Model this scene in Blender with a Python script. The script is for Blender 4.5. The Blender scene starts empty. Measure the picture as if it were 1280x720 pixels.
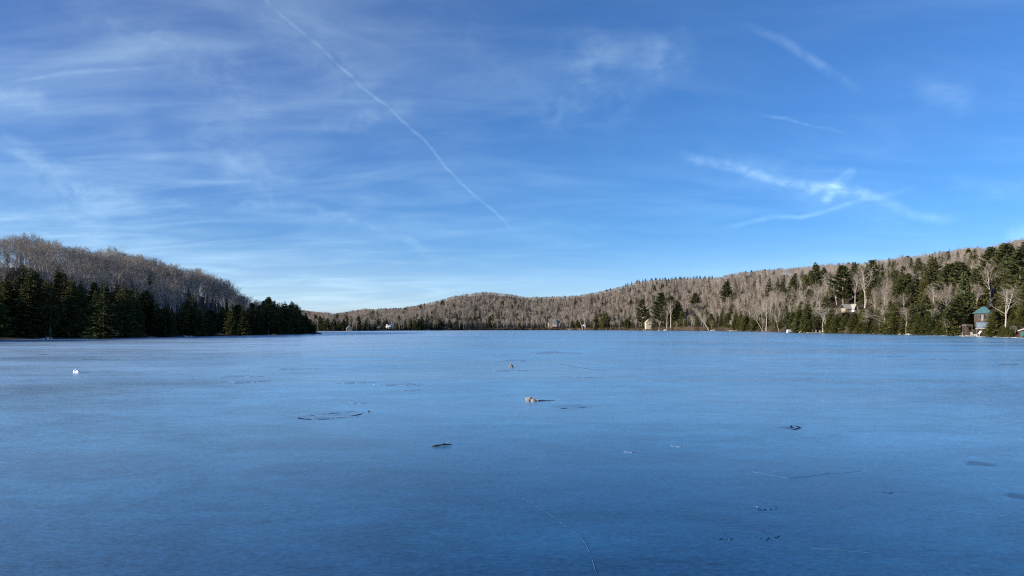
import bpy, math, random
import numpy as np
from mathutils import Vector, Matrix

S = bpy.context.scene
COL = S.collection
R = math.radians
F, U0, V0, HC = 950.0, 640.0, 410.0, 3.0     # focal length in photo pixels, principal column, horizon row, eye height

# ------------------------------------------------------------------ camera
cam = bpy.data.cameras.new("camera")
cam.sensor_width = 36.0
cam.lens = 36.0 * F / 1280.0
cam.shift_y = 50.0 / 1280.0
cam.clip_end = 30000.0
cam_o = bpy.data.objects.new("camera", cam)
cam_o.location = (0, 0, HC)
cam_o.rotation_euler = (R(90), 0, 0)
COL.objects.link(cam_o)
S.camera = cam_o

# ------------------------------------------------------------------ sun and exposure
SUN_EL, SUN_AZ = 15.0, 247.0                 # azimuth clockwise from +Y (the view direction)
sun = bpy.data.lights.new("sun", 'SUN')
sun.energy = 5.0
sun.angle = R(0.5)
sun.color = (1.0, 0.90, 0.76)
sun_o = bpy.data.objects.new("sun", sun)
sd = Vector((math.sin(R(SUN_AZ)) * math.cos(R(SUN_EL)), math.cos(R(SUN_AZ)) * math.cos(R(SUN_EL)), math.sin(R(SUN_EL))))
sun_o.rotation_euler = sd.to_track_quat('Z', 'Y').to_euler()
sun_o.location = (-40, -20, 60)
COL.objects.link(sun_o)
S.view_settings.view_transform = 'Standard'
S.view_settings.look = 'None'
S.view_settings.gamma = 1.0
S.view_settings.use_curve_mapping = False
S.view_settings.exposure = 0.60
SKY_STRENGTH = 0.106

# ------------------------------------------------------------------ node helper
class NT:
    def __init__(s, tree):
        s.t = tree
    def n(s, typ, **kw):
        nd = s.t.nodes.new(typ)
        for k, v in kw.items():
            setattr(nd, k, v)
        return nd
    def put(s, sock, v):
        if hasattr(v, 'is_output') or hasattr(v, 'links'):
            s.t.links.new(v, sock)
        elif v is not None:
            sock.default_value = v
    def math(s, op, a, b=None, c=None, clamp=False):
        nd = s.n('ShaderNodeMath', operation=op, use_clamp=clamp)
        s.put(nd.inputs[0], a)
        if b is not None: s.put(nd.inputs[1], b)
        if c is not None: s.put(nd.inputs[2], c)
        return nd.outputs[0]
    def vec(s, op, a, b=None, scale=None):
        nd = s.n('ShaderNodeVectorMath', operation=op)
        s.put(nd.inputs[0], a)
        if b is not None: s.put(nd.inputs[1], b)
        if scale is not None: s.put(nd.inputs['Scale'], scale)
        return nd.outputs['Value'] if op in ('DOT_PRODUCT', 'LENGTH', 'DISTANCE') else nd.outputs['Vector']
    def noise(s, v, scale, detail=4.0, rough=0.5, dist=0.0, color=False):
        nd = s.n('ShaderNodeTexNoise')
        s.put(nd.inputs['Vector'], v)
        nd.inputs['Scale'].default_value = scale
        nd.inputs['Detail'].default_value = detail
        nd.inputs['Roughness'].default_value = rough
        nd.inputs['Distortion'].default_value = dist
        return nd.outputs['Color'] if color else nd.outputs['Fac']
    def ramp(s, v, a, b, c=0.0, d=1.0, smooth=True):
        nd = s.n('ShaderNodeMapRange', interpolation_type='SMOOTHSTEP' if smooth else 'LINEAR')
        s.put(nd.inputs['Value'], v)
        for k, x in zip(('From Min', 'From Max', 'To Min', 'To Max'), (a, b, c, d)):
            nd.inputs[k].default_value = x
        return nd.outputs['Result']
    def mix(s, f, a, b):
        nd = s.n('ShaderNodeMix', data_type='RGBA')
        s.put(nd.inputs[0], f)
        s.put(nd.inputs[6], a)
        s.put(nd.inputs[7], b)
        return nd.outputs[2]
    def mapping(s, v, scale=(1, 1, 1), rot=(0, 0, 0), loc=(0, 0, 0)):
        nd = s.n('ShaderNodeMapping')
        s.put(nd.inputs[0], v)
        nd.inputs['Scale'].default_value = scale
        nd.inputs['Rotation'].default_value = rot
        nd.inputs['Location'].default_value = loc
        return nd.outputs[0]

# ------------------------------------------------------------------ world: clear winter sky, thin cirrus, old vapour trails
def sky_dir(u, v):
    return Vector(((u - U0) / F, 1.0, (V0 - v) / F)).normalized()

W = bpy.data.worlds.new("World")
S.world = W
W.use_nodes = True
W.node_tree.nodes.clear()
w = NT(W.node_tree)
sky = w.n('ShaderNodeTexSky', sky_type='NISHITA', sun_disc=False)
sky.sun_elevation = R(SUN_EL)
sky.sun_rotation = R(SUN_AZ)
sky.altitude = 500.0
sky.air_density = 1.0
sky.dust_density = 0.0
sky.ozone_density = 8.5
D = w.n('ShaderNodeTexCoord').outputs['Generated']
sep = w.n('ShaderNodeSeparateXYZ'); w.put(sep.inputs[0], D)
zc = w.math('ADD', w.math('MAXIMUM', sep.outputs[2], 0.0), 0.16)
comb = w.n('ShaderNodeCombineXYZ')
w.put(comb.inputs[0], w.math('DIVIDE', sep.outputs[0], zc))
w.put(comb.inputs[1], w.math('DIVIDE', sep.outputs[1], zc))
Q = comb.outputs[0]                                    # position on a cloud layer curving down to the horizon

def trail(P, pts, width):
    """mask: 1 on the polyline of sky directions, 0 from `width` (photo pixels) outwards"""
    dmin = None
    dirs = [sky_dir(*p) for p in pts]
    for a, b in zip(dirs, dirs[1:]):
        ba = b - a
        pa = w.vec('SUBTRACT', P, a)
        h = w.math('MULTIPLY', w.vec('DOT_PRODUCT', pa, ba), 1.0 / ba.length_squared, clamp=True)
        d = w.vec('LENGTH', w.vec('SUBTRACT', pa, w.vec('SCALE', ba, scale=h)))
        dmin = d if dmin is None else w.math('MINIMUM', dmin, d)
    m = w.ramp(dmin, 0.0, width / F, 1.0, 0.0)
    total = sum((b - a).length for a, b in zip(dirs, dirs[1:]))
    for e in (dirs[0], dirs[-1]) if total > 70.0 / F else ():                      # thin out toward both ends
        m = w.math('MULTIPLY', m, w.ramp(w.vec('DISTANCE', P, e), 0.0, min(total * 0.22, 42.0 / F), 0.0, 1.0))
    return m

wob = w.vec('SUBTRACT', w.noise(D, 11.0, 4.0, 0.6, color=True), (0.5, 0.5, 0.5))
Pw = w.vec('ADD', D, w.vec('SCALE', wob, scale=0.045))
Pt = w.vec('ADD', D, w.vec('SCALE', wob, scale=0.011))
streak = w.noise(w.mapping(Q, (0.75, 1.9, 1), (0, 0, R(38))), 1.5, 6.0, 0.55, 1.0)
streak2 = w.noise(w.mapping(Q, (0.7, 1.7, 1), (0, 0, R(-30)), (3, 7, 0)), 1.7, 6.0, 0.55, 0.9)
bands = w.noise(w.mapping(D, (2.0, 2.0, 26.0), (0, R(3), 0)), 1.0, 4.0, 0.55, 0.5)
fine = w.noise(w.mapping(D, (34, 34, 60), (0, R(20), 0)), 1.0, 5.0, 0.62, 0.6)
along = w.noise(D, 9.0, 3.0, 0.6)
big = w.noise(w.mapping(Q, (1, 1, 1), (0, 0, 0), (1.3, 0.4, 0)), 0.9, 3.0, 0.5, 0.6)
left = w.ramp(sep.outputs[0], 0.14, -0.42)
veil = w.math('MULTIPLY', w.ramp(streak, 0.36, 0.78), w.ramp(big, 0.30, 0.68))
veil = w.math('MULTIPLY', veil, w.math('MULTIPLY_ADD', left, 0.34, 0.09))
veil2 = w.math('MULTIPLY', w.ramp(streak2, 0.42, 0.80), w.math('MULTIPLY_ADD', left, 0.18, 0.07))
low = w.ramp(sep.outputs[2], 0.17, 0.02)
veil3 = w.math('MULTIPLY', w.math('MULTIPLY', w.ramp(bands, 0.36, 0.72), low), 0.10)
haze_low = w.math('ADD', w.math('MULTIPLY', w.ramp(sep.outputs[2], 0.13, 0.0), 0.26), w.math('MULTIPLY_ADD', left, 0.055, 0.014))
acc = w.math('ADD', w.math('ADD', veil, veil2), veil3)
TR = [  # points, width px, strength, sharp?, broken-up?
    ([(262, -90), (300, -42), (325, -12), (340, 8), (387, 47), (425, 82), (452, 110), (482, 132), (500, 150), (530, 175), (555, 205), (575, 227), (607, 255), (648, 295)], 3.0, 0.25, True, 0.6),
    ([(300, -20), (390, 60), (440, 104), (490, 148)], 26, 0.16, False, 0.4),
    ([(920, 30), (945, 37), (980, 52), (1010, 72), (1040, 92), (1065, 107), (1088, 118)], 8, 0.24, True, 0.6),
    ([(940, 142), (980, 147), (1010, 155), (1040, 162), (1072, 172)], 2.8, 0.17, True, 0.4),
    ([(840, 190), (875, 201), (915, 207), (945, 218), (980, 226), (1020, 231), (1065, 237), (1110, 252), (1140, 267), (1170, 272), (1215, 272)], 9, 0.32, True, 0.6),
    ([(900, 208), (990, 226), (1070, 244), (1150, 266)], 18, 0.20, False, 0.6),
    ([(1034, 246), (1042, 230), (1062, 217)], 9, 0.42, True, 0.4),
    ([(1018, 234), (1046, 236), (1078, 243)], 11, 0.34, True, 0.4),
    ([(885, 290), (930, 280), (965, 270), (1000, 271), (1040, 260), (1075, 250), (1120, 241), (1160, 231)], 4.5, 0.26, True, 0.5),
    ([(-30, 175), (0, 183), (60, 206), (120, 240), (190, 262)], 9, 0.34, False, 0.4),
    ([(-20, 112), (45, 124)], 9, 0.26, False, 0.5),
    ([(370, 163), (450, 152), (525, 136)], 8, 0.22, False, 0.4),
    ([(180, 255), (350, 255), (430, 268), (500, 298), (560, 328)], 5, 0.24, False, 0.4),
    ([(0, 102), (100, 93), (215, 82)], 3.5, 0.16, True, 0.3),
    ([(430, 275), (510, 284)], 5, 0.12, False, 0.4),
    ([(60, 15), (180, 55), (280, 95), (355, 135)], 24, 0.30, False, 0.6),
    ([(200, 160), (290, 180), (350, 205)], 40, 0.16, False, 0.8),
    ([(0, 240), (90, 250), (150, 290)], 34, 0.22, False, 0.7),
    ([(290, 215), (345, 222)], 18, 0.20, False, 0.7),
    ([(715, 62), (740, 58), (790, 60), (850, 62)], 18, 0.20, False, 0.8),
    ([(690, 140), (730, 115), (745, 85)], 22, 0.17, False, 0.8),
    ([(770, 135), (810, 100), (838, 72)], 22, 0.15, False, 0.8),
    ([(1172, 104), (1200, 120)], 14, 0.16, False, 0.6),
    ([(1180, 222), (1250, 238), (1300, 240)], 9, 0.14, False, 0.5),
    ([(1268, 296), (1300, 288)], 8, 0.30, False, 0.3),
    ([(560, 30), (640, 90), (700, 120)], 34, 0.10, False, 0.8),
]
MD = {}
for brk in (0.35, 0.65):
    MD[brk] = w.math('MULTIPLY', w.ramp(along, 0.30, 0.62, 1.0 - brk, 1.0), w.ramp(fine, 0.28, 0.70, 0.30, 1.25))
CLOUD = (3.3, 4.0, 3.4)
wo = w.n('ShaderNodeOutputWorld')
bg = w.n('ShaderNodeBackground')
w.put(bg.inputs['Color'], sky.outputs[0])
bg.inputs['Strength'].default_value = SKY_STRENGTH
total = bg.outputs[0]
def cloud_light(total, mask, col=CLOUD):
    c = w.n('ShaderNodeCombineXYZ')
    for i in range(3): w.put(c.inputs[i], w.math('MULTIPLY', mask, col[i]))
    g = w.n('ShaderNodeBackground')
    w.put(g.inputs['Color'], c.outputs[0])
    g.inputs['Strength'].default_value = SKY_STRENGTH
    ad = w.n('ShaderNodeAddShader')
    w.t.links.new(total, ad.inputs[0]); w.t.links.new(g.outputs[0], ad.inputs[1])
    return ad.outputs[0]
total = cloud_light(total, acc)
total = cloud_light(total, haze_low, (4.3, 3.5, 4.2))
for c0 in range(0, len(TR), 6):
    acc = None
    for pts, wd, k, sharp, brk in TR[c0:c0 + 6]:
        m = trail(Pt if sharp else Pw, pts, wd * (1.0 if sharp else 1.8))
        m = w.math('MULTIPLY', w.math('MULTIPLY', m, MD[0.35 if brk < 0.45 else 0.65]), k * (0.75 if sharp else 0.58))
        acc = m if acc is None else w.math('ADD', acc, m)
    total = cloud_light(total, acc)
w.t.links.new(total, wo.inputs['Surface'])
W.cycles.sampling_method = 'MANUAL'
W.cycles.sample_map_resolution = 512
S.cycles.use_denoising = False
S.cycles.filter_width = 1.2
S.cycles.max_bounces = 6
S.cycles.diffuse_bounces = 2
S.cycles.glossy_bounces = 2
S.cycles.transmission_bounces = 2

# ------------------------------------------------------------------ materials
def material(name):
    m = bpy.data.materials.new(name)
    m.use_nodes = True
    nt = NT(m.node_tree)
    b = m.node_tree.nodes['Principled BSDF']
    return m, nt, b

def plain(name, col, rough=0.7, var=0.25, scale=3.0, spec=0.3, metal=0.0):
    m, nt, b = material(name)
    co = nt.n('ShaderNodeTexCoord').outputs['Object']
    f = nt.noise(co, scale, 5.0, 0.6)
    lo = tuple(c * (1 - var) for c in col) + (1,)
    hi = tuple(min(1, c * (1 + var)) for c in col) + (1,)
    nt.put(b.inputs['Base Color'], nt.mix(nt.ramp(f, 0.3, 0.7), lo, hi))
    b.inputs['Roughness'].default_value = rough
    b.inputs['Specular IOR Level'].default_value = spec
    b.inputs['Metallic'].default_value = metal
    return m

def tree_mat(name, c0, c1, c2=None, rough=0.9, scale=0.7):
    """colour differs from tree to tree (object random) and in patches along the bark or bough"""
    m, nt, b = material(name)
    rnd = nt.n('ShaderNodeObjectInfo').outputs['Random']
    co = nt.n('ShaderNodeTexCoord').outputs['Object']
    f = nt.noise(co, scale, 3.0, 0.6)
    base = nt.mix(rnd, c0 + (1,), c1 + (1,))
    if c2: base = nt.mix(nt.ramp(f, 0.40, 0.68), base, c2 + (1,))
    nt.put(b.inputs['Base Color'], base)
    b.inputs['Roughness'].default_value = rough
    b.inputs['Specular IOR Level'].default_value = 0.15
    return m

M = {}
M['bark'] = tree_mat('grey_bark', (0.41, 0.375, 0.33), (0.29, 0.26, 0.23), (0.47, 0.43, 0.38))
M['twig'] = tree_mat('bare_twigs', (0.365, 0.31, 0.25), (0.235, 0.195, 0.165))
M['pale_bark'] = tree_mat('pale_bark', (0.52, 0.475, 0.415), (0.43, 0.385, 0.335), (0.37, 0.33, 0.28))
M['pale_twig'] = tree_mat('pale_twigs', (0.38, 0.33, 0.27), (0.31, 0.265, 0.215))
M['dark_bark'] = tree_mat('dark_bark', (0.16, 0.125, 0.10), (0.22, 0.19, 0.165))
M['needle'] = tree_mat('spruce_needles', (0.042, 0.062, 0.024), (0.066, 0.080, 0.030), (0.090, 0.098, 0.038), 0.75, 0.5)
M['hemlock'] = tree_mat('hemlock_needles', (0.135, 0.135, 0.036), (0.060, 0.075, 0.025), (0.17, 0.16, 0.05), 0.75, 0.5)
M['pine'] = tree_mat('pine_needles', (0.080, 0.098, 0.040), (0.094, 0.102, 0.040), (0.128, 0.124, 0.050), 0.75, 0.5)
M['brush'] = tree_mat('bare_brush', (0.17, 0.12, 0.085), (0.12, 0.09, 0.066), (0.21, 0.15, 0.10))
M['rock'] = plain('grey_rock', (0.36, 0.33, 0.30), 0.85, 0.35, 1.5)
M['pale_rock'] = plain('pale_rock', (0.29, 0.26, 0.24), 0.85, 0.3, 9.0)
M['brown_rock'] = plain('brown_rock', (0.22, 0.18, 0.14), 0.85, 0.3, 8.0)
M['snow'] = plain('white_snow_ice', (0.86, 0.87, 0.88), 0.6, 0.05, 6.0)
M['wet_wood'] = plain('wet_dark_wood', (0.035, 0.026, 0.024), 0.55, 0.35, 20.0)
M['plank'] = plain('weathered_planks', (0.46, 0.42, 0.37), 0.85, 0.25, 2.0)
M['white_paint'] = plain('white_paint', (0.72, 0.70, 0.66), 0.5, 0.06, 1.0)
M['cream_paint'] = plain('cream_paint', (0.56, 0.50, 0.34), 0.6, 0.08, 1.0)
M['beige_paint'] = plain('beige_paint', (0.34, 0.29, 0.225), 0.7, 0.12, 1.0)
M['brown_board'] = plain('brown_boards', (0.10, 0.072, 0.054), 0.8, 0.3, 2.0)
M['tan_board'] = plain('tan_boards', (0.42, 0.22, 0.12), 0.8, 0.2, 2.0)
M['red_paint'] = plain('dark_red_paint', (0.085, 0.018, 0.02), 0.6, 0.2, 1.5)
M['green_paint'] = plain('dark_green_paint', (0.03, 0.12, 0.09), 0.6, 0.15, 1.5)
M['teal_metal'] = plain('teal_metal_roof', (0.085, 0.185, 0.20), 0.5, 0.12, 1.0, 0.5)
M['grey_roof'] = plain('grey_shingles', (0.19, 0.165, 0.145), 0.85, 0.2, 2.0)
M['light_roof'] = plain('light_shingles', (0.36, 0.34, 0.30), 0.8, 0.15, 2.0)
M['pane'] = plain('dark_window_glass', (0.02, 0.024, 0.03), 0.12, 0.1, 1.0, 0.6)
M['rail_blue'] = plain('pale_blue_grey_paint', (0.20, 0.26, 0.32), 0.6, 0.1, 1.0)
M['canvas_blue'] = plain('blue_grey_boat_cover', (0.42, 0.50, 0.66), 0.7, 0.15, 1.5)
M['orange_leaf'] = plain('rusty_orange_boards', (0.26, 0.11, 0.06), 0.8, 0.2, 2.0)

# ice: glossy dark blue lake ice, frosted grain, paler refrozen patches
m, nt, b = material('lake_ice')
pos = nt.n('ShaderNodeNewGeometry').outputs['Position']
pal = nt.noise(nt.mapping(pos, (0.020, 0.055, 1), (0, 0, R(8))), 1.0, 6.0, 0.62, 0.8)
pal2 = nt.noise(nt.mapping(pos, (0.006, 0.020, 1), (0, 0, R(-6)), (4, 2, 0)), 1.0, 5.0, 0.6, 0.6)
grain = nt.noise(nt.mapping(pos, (1, 0.8, 1)), 9.0, 3.0, 0.65)
swell = nt.noise(nt.mapping(pos, (1, 1, 1), (0, 0, R(20))), 1.4, 4.0, 0.6, 0.6)
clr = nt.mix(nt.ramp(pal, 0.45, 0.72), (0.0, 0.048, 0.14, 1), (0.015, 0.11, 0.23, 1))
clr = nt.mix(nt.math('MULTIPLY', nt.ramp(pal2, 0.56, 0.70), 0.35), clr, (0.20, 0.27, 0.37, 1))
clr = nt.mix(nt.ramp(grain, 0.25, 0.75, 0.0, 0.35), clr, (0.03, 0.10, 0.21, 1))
# two old refrozen holes and a scuffed corner, darker than the sheet around them
def on_ice(u, v):
    Y = HC * F / (v - V0)
    return Vector((Y * (u - U0) / F, Y, 0.0))
wp = nt.vec('ADD', pos, nt.vec('SCALE', nt.vec('SUBTRACT', nt.noise(pos, 2.2, 4.0, 0.65, color=True), (0.5, 0.5, 0.5)), scale=0.9))
dark = None
for (u, v, rx, ry) in ((1226, 580, 0.36, 0.38), (1282, 622, 0.30, 0.34), (988, 535, 0.34, 0.55), (715, 508, 0.9, 1.3), (405, 520, 0.9, 1.6)):
    c = on_ice(u, v)
    q = nt.vec('MULTIPLY', nt.vec('SUBTRACT', wp, c), (1 / rx, 1 / ry, 0))
    k = nt.ramp(nt.vec('LENGTH', q), 0.55, 1.0, 0.55 if rx < 0.5 else 0.25, 0.0)
    dark = k if dark is None else nt.math('MAXIMUM', dark, k)
scuff = nt.ramp(nt.vec('LENGTH', nt.vec('MULTIPLY', nt.vec('SUBTRACT', wp, on_ice(1260, 490)), (1 / 9, 1 / 12, 0))), 0.2, 1.0, 1.0, 0.0)
scuff = nt.math('MULTIPLY', scuff, nt.ramp(nt.noise(nt.mapping(pos, (1, 0.5, 1)), 3.0, 4.0, 0.7), 0.52, 0.66, 0.0, 0.55))
dark = nt.math('MAXIMUM', dark, scuff)
clr = nt.mix(dark, clr, (0.012, 0.025, 0.06, 1))
# near middle stays dark; outward, frosty tone and sky sheen are painted into the colour
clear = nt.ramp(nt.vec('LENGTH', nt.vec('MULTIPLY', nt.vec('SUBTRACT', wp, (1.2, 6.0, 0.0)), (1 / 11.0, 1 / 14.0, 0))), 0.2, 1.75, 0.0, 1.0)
frost_sheen = nt.math('MULTIPLY', nt.math('MULTIPLY_ADD', clear, 0.95, 0.05), nt.ramp(pal2, 0.25, 0.75, 0.75, 1.1))
clr = nt.mix(nt.math('MULTIPLY', frost_sheen, nt.math('SUBTRACT', 1.0, dark)), clr, (0.12, 0.355, 0.565, 1))
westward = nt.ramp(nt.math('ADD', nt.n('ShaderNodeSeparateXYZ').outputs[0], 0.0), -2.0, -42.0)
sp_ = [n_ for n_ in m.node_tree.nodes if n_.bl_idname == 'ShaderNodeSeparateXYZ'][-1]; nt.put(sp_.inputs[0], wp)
clr = nt.mix(nt.math('MULTIPLY', westward, nt.ramp(pal2, 0.25, 0.65, 0.35, 0.8)), clr, (0.36, 0.50, 0.64, 1))  # left side painted paler to offset the dark forest mirrored there
g2 = nt.noise(nt.mapping(pos, (0.65, 1.0, 1)), 13.0, 5.0, 0.68, 0.5)
g3 = nt.noise(nt.mapping(pos, (0.6, 1.0, 1), (0, 0, R(12))), 2.6, 4.0, 0.6, 0.6)
fleck = nt.math('ADD', nt.ramp(g2, 0.34, 0.66, -0.62, 0.62, False), nt.math('MULTIPLY', nt.ramp(g3, 0.30, 0.70, -0.5, 0.5, False), 0.6))
gs = nt.n('ShaderNodeHueSaturation'); nt.put(gs.inputs['Color'], clr)
nt.put(gs.inputs['Value'], nt.math('MULTIPLY_ADD', nt.math('ADD', fleck, nt.math('ADD', nt.ramp(pal, 0.35, 0.68, -0.28, 0.28), nt.math('ADD', nt.ramp(nt.noise(nt.mapping(pos, (0.6, 1, 1), (0, 0, R(15))), 0.38, 5.0, 0.6, 0.8), 0.33, 0.68, -0.22, 0.22), nt.ramp(nt.noise(pos, 0.045, 4.0, 0.6, 1.0), 0.35, 0.65, -0.13, 0.13)))), 0.68, 1.0)); clr = gs.outputs[0]
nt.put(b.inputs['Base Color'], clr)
nt.put(b.inputs['Sheen Weight'], nt.math('MULTIPLY', frost_sheen, 0.03))
b.inputs['Sheen Roughness'].default_value = 0.45
b.inputs['Sheen Tint'].default_value = (0.78, 0.88, 1.0, 1)
rg = nt.math('ADD', nt.math('MULTIPLY_ADD', fleck, 0.08, nt.ramp(pal, 0.35, 0.70, 0.20, 0.34)), nt.math('MULTIPLY', dark, 0.15))
nt.put(b.inputs['Roughness'], rg)
b.inputs['IOR'].default_value = 1.31
bump = nt.n('ShaderNodeBump')
bump.inputs['Strength'].default_value = 0.24
bump.inputs['Distance'].default_value = 0.02
nt.put(bump.inputs['Height'], nt.math('ADD', nt.math('MULTIPLY', grain, 0.45), nt.math('MULTIPLY', swell, 1.3)))
nt.put(b.inputs['Normal'], bump.outputs[0])
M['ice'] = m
M['plate'] = plain('pale_plate_ice', (0.16, 0.30, 0.46), 0.32, 0.25, 3.0, 0.5)
M['crack'] = plain('white_refrozen_crack', (0.05, 0.135, 0.25), 0.4, 0.2, 8.0, 0.4)
M['dark_crack'] = plain('dark_open_crack', (0.006, 0.014, 0.035), 0.85, 0.3, 8.0, 0.08)
M['shore_ice'] = plain('white_shore_ice', (0.62, 0.66, 0.72), 0.5, 0.15, 0.6, 0.4)

m, nt, b = material('leaf_litter_ground')
pos = nt.n('ShaderNodeNewGeometry').outputs['Position']
f1 = nt.noise(pos, 0.25, 6.0, 0.65)
f2 = nt.noise(pos, 2.0, 4.0, 0.6)
g = nt.mix(nt.ramp(f1, 0.35, 0.65), (0.042, 0.032, 0.023, 1), (0.082, 0.060, 0.042, 1))
g = nt.mix(nt.ramp(f2, 0.45, 0.75, 0.0, 0.6), g, (0.055, 0.05, 0.035, 1))
nt.put(b.inputs['Base Color'], g)
b.inputs['Roughness'].default_value = 0.95
b.inputs['Specular IOR Level'].default_value = 0.1
M['ground'] = m

# ------------------------------------------------------------------ mesh helpers
class MB:
    def __init__(s):
        s.v, s.f = [], []
    def add(s, vs, fs):
        o = len(s.v)
        s.v += [tuple(p) for p in vs]
        s.f += [tuple(i + o for i in f) for f in fs]
        return s
    def box(s, c, d, rz=0.0, taper=1.0):
        cx, cy, cz = c; dx, dy, dz = (x / 2 for x in d)
        ca, sa = math.cos(rz), math.sin(rz)
        vs = []
        for z, k in ((-dz, 1.0), (dz, taper)):
            for x, y in ((-dx, -dy), (dx, -dy), (dx, dy), (-dx, dy)):
                x, y = x * k, y * k
                vs.append((cx + x * ca - y * sa, cy + x * sa + y * ca, cz + z))
        return s.add(vs, [(3, 2, 1, 0), (4, 5, 6, 7), (0, 1, 5, 4), (1, 2, 6, 5), (2, 3, 7, 6), (3, 0, 4, 7)])
    def tube(s, pts, rad, n=6, cap=True):
        pts = [Vector(p) for p in pts]
        vs, fs = [], []
        for i, p in enumerate(pts):
            d = (pts[min(i + 1, len(pts) - 1)] - pts[max(i - 1, 0)])
            d = d.normalized() if d.length > 1e-9 else Vector((0, 0, 1))
            a = d.orthogonal().normalized(); c = d.cross(a)
            for k in range(n):
                t = 2 * math.pi * k / n
                vs.append(p + (a * math.cos(t) + c * math.sin(t)) * rad[i])
        for i in range(len(pts) - 1):
            for k in range(n):
                k2 = (k + 1) % n
                fs.append((i * n + k, i * n + k2, (i + 1) * n + k2, (i + 1) * n + k))
        if cap:
            fs.append(tuple(range(n - 1, -1, -1)))
            fs.append(tuple((len(pts) - 1) * n + k for k in range(n)))
        return s.add(vs, fs)
    def prism(s, poly, y0, y1):
        """polygon in the x-z plane extruded along y"""
        n = len(poly)
        vs = [(x, y0, z) for x, z in poly] + [(x, y1, z) for x, z in poly]
        fs = [tuple(range(n)), tuple(range(2 * n - 1, n - 1, -1))]
        fs += [((i + 1) % n, i, n + i, n + (i + 1) % n) for i in range(n)]
        return s.add(vs, fs)
    def slab(s, poly, z0, z1):
        n = len(poly)
        vs = [(x, y, z0) for x, y in poly] + [(x, y, z1) for x, y in poly]
        fs = [tuple(range(n - 1, -1, -1)), tuple(range(n, 2 * n))]
        fs += [(i, (i + 1) % n, n + (i + 1) % n, n + i) for i in range(n)]
        return s.add(vs, fs)
    def mesh(s, name, mats, smooth=False):
        me = bpy.data.meshes.new(name)
        me.from_pydata(s.v, [], s.f)
        for mm in (mats if isinstance(mats, list) else [mats]):
            me.materials.append(mm)
        if smooth:
            me.polygons.foreach_set('use_smooth', [True] * len(me.polygons))
        me.update()
        return me
    def build(s, name, mat, parent=None, loc=None, rz=0.0, smooth=False, label=None, cat=None, group=None, kind=None):
        return link(name, s.mesh(name, mat, smooth), parent, loc, rz, label, cat, group, kind)

def link(name, data, parent=None, loc=None, rz=0.0, label=None, cat=None, group=None, kind=None):
    o = bpy.data.objects.new(name, data)
    COL.objects.link(o)
    o.parent = parent
    if loc is not None: o.location = loc
    if rz: o.rotation_euler = (0, 0, rz)
    if label: o['label'] = label
    if cat: o['category'] = cat
    if group: o['group'] = group
    if kind: o['kind'] = kind
    return o

def thing(name, label, cat, loc, rz=0.0, group=None):
    o = link(name, None, None, loc, rz, label, cat, group)
    o.empty_display_size = 0.5
    return o

# ------------------------------------------------------------------ the lie of the land
def interp(u, tab):
    a = np.array(tab, float)
    return np.interp(u, a[:, 0], a[:, 1])

SKYLINE = [(-1500, 250), (-400, 262), (-100, 280), (0, 289), (20, 290), (47, 294), (76, 300), (95, 307), (118, 311), (140, 309), (165, 313), (190, 321), (200, 325), (220, 332),
           (235, 332), (254, 338), (262, 343), (280, 345), (285, 349), (290, 357), (300, 367), (312, 370), (320, 377), (325, 375),
           (335, 371), (345, 377), (360, 374), (370, 378), (376, 379), (385, 388), (391, 397), (396, 409)]
FARLINE = [(-1500, 360), (200, 385), (380, 388), (390, 389.5), (400, 390.5), (415, 392.5), (430, 391), (440, 389), (455, 386.5), (480, 386), (500, 385.5), (510, 384),
           (530, 380), (550, 375.5), (565, 371), (580, 368.5), (590, 367), (605, 365), (615, 365.5), (630, 367), (645, 369), (660, 372),
           (680, 371), (700, 371), (720, 369.5), (740, 366.5), (760, 362), (780, 357), (795, 352.5), (815, 350), (850, 348.5), (870, 347.5),
           (890, 348), (905, 345), (915, 342.5), (940, 339), (960, 337.5), (980, 335.5), (1000, 335), (1035, 330), (1060, 330), (1080, 329), (1100, 325.5),
           (1120, 323.5), (1145, 321), (1165, 317), (1180, 314.5), (1205, 311), (1225, 309.5), (1240, 308.5), (1255, 305.5), (1270, 301), (1280, 297), (1400, 280), (1700, 250), (2900, 200)]
FAR_SHORE = [(-1500, 700), (200, 700), (395, 735), (420, 740), (500, 880), (600, 1040), (700, 1080), (760, 1020), (800, 940), (850, 860), (900, 750), (960, 590),
             (1000, 452), (1060, 395), (1120, 343), (1180, 300), (1225, 264), (1280, 223), (1400, 178), (1700, 118), (2200, 85), (2900, 60)]
FAR_RIDGE = [(-1500, 1300), (395, 1300), (430, 1250), (500, 1300), (600, 1450), (700, 1500), (790, 1400), (890, 1250), (900, 1080), (1000, 830), (1100, 660),
             (1280, 470), (1400, 400), (1700, 300), (2900, 200)]
LEFT_POLY = [(-60, 60), (-124, 95), (-134, 136), (-132, 196), (-120, 211), (-115, 248), (-111, 271), (-107, 300), (-102, 335), (-101, 385), (-101.5, 400),
             (-109, 440), (-135, 500), (-190, 560), (-420, 640), (-900, 700), (-900, -200), (-60, -200)]

def sdf_left(X, Y):
    X = np.asarray(X, float); Y = np.asarray(Y, float)
    d = np.full(X.shape, 1e9); inside = np.zeros(X.shape, bool)
    P = LEFT_POLY
    for (ax, ay), (bx, by) in zip(P, P[1:] + P[:1]):
        ex, ey = bx - ax, by - ay
        t = np.clip(((X - ax) * ex + (Y - ay) * ey) / (ex * ex + ey * ey), 0, 1)
        d = np.minimum(d, np.hypot(X - ax - t * ex, Y - ay - t * ey))
        c = ((ay > Y) != (by > Y)) & (X < ex * (Y - ay) / (ey if ey else 1e-9) + ax)
        inside ^= c
    return np.where(inside, d, -d)

def sm(x):
    x = np.clip(x, 0, 1)
    return x * x * (3 - 2 * x)

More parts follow.
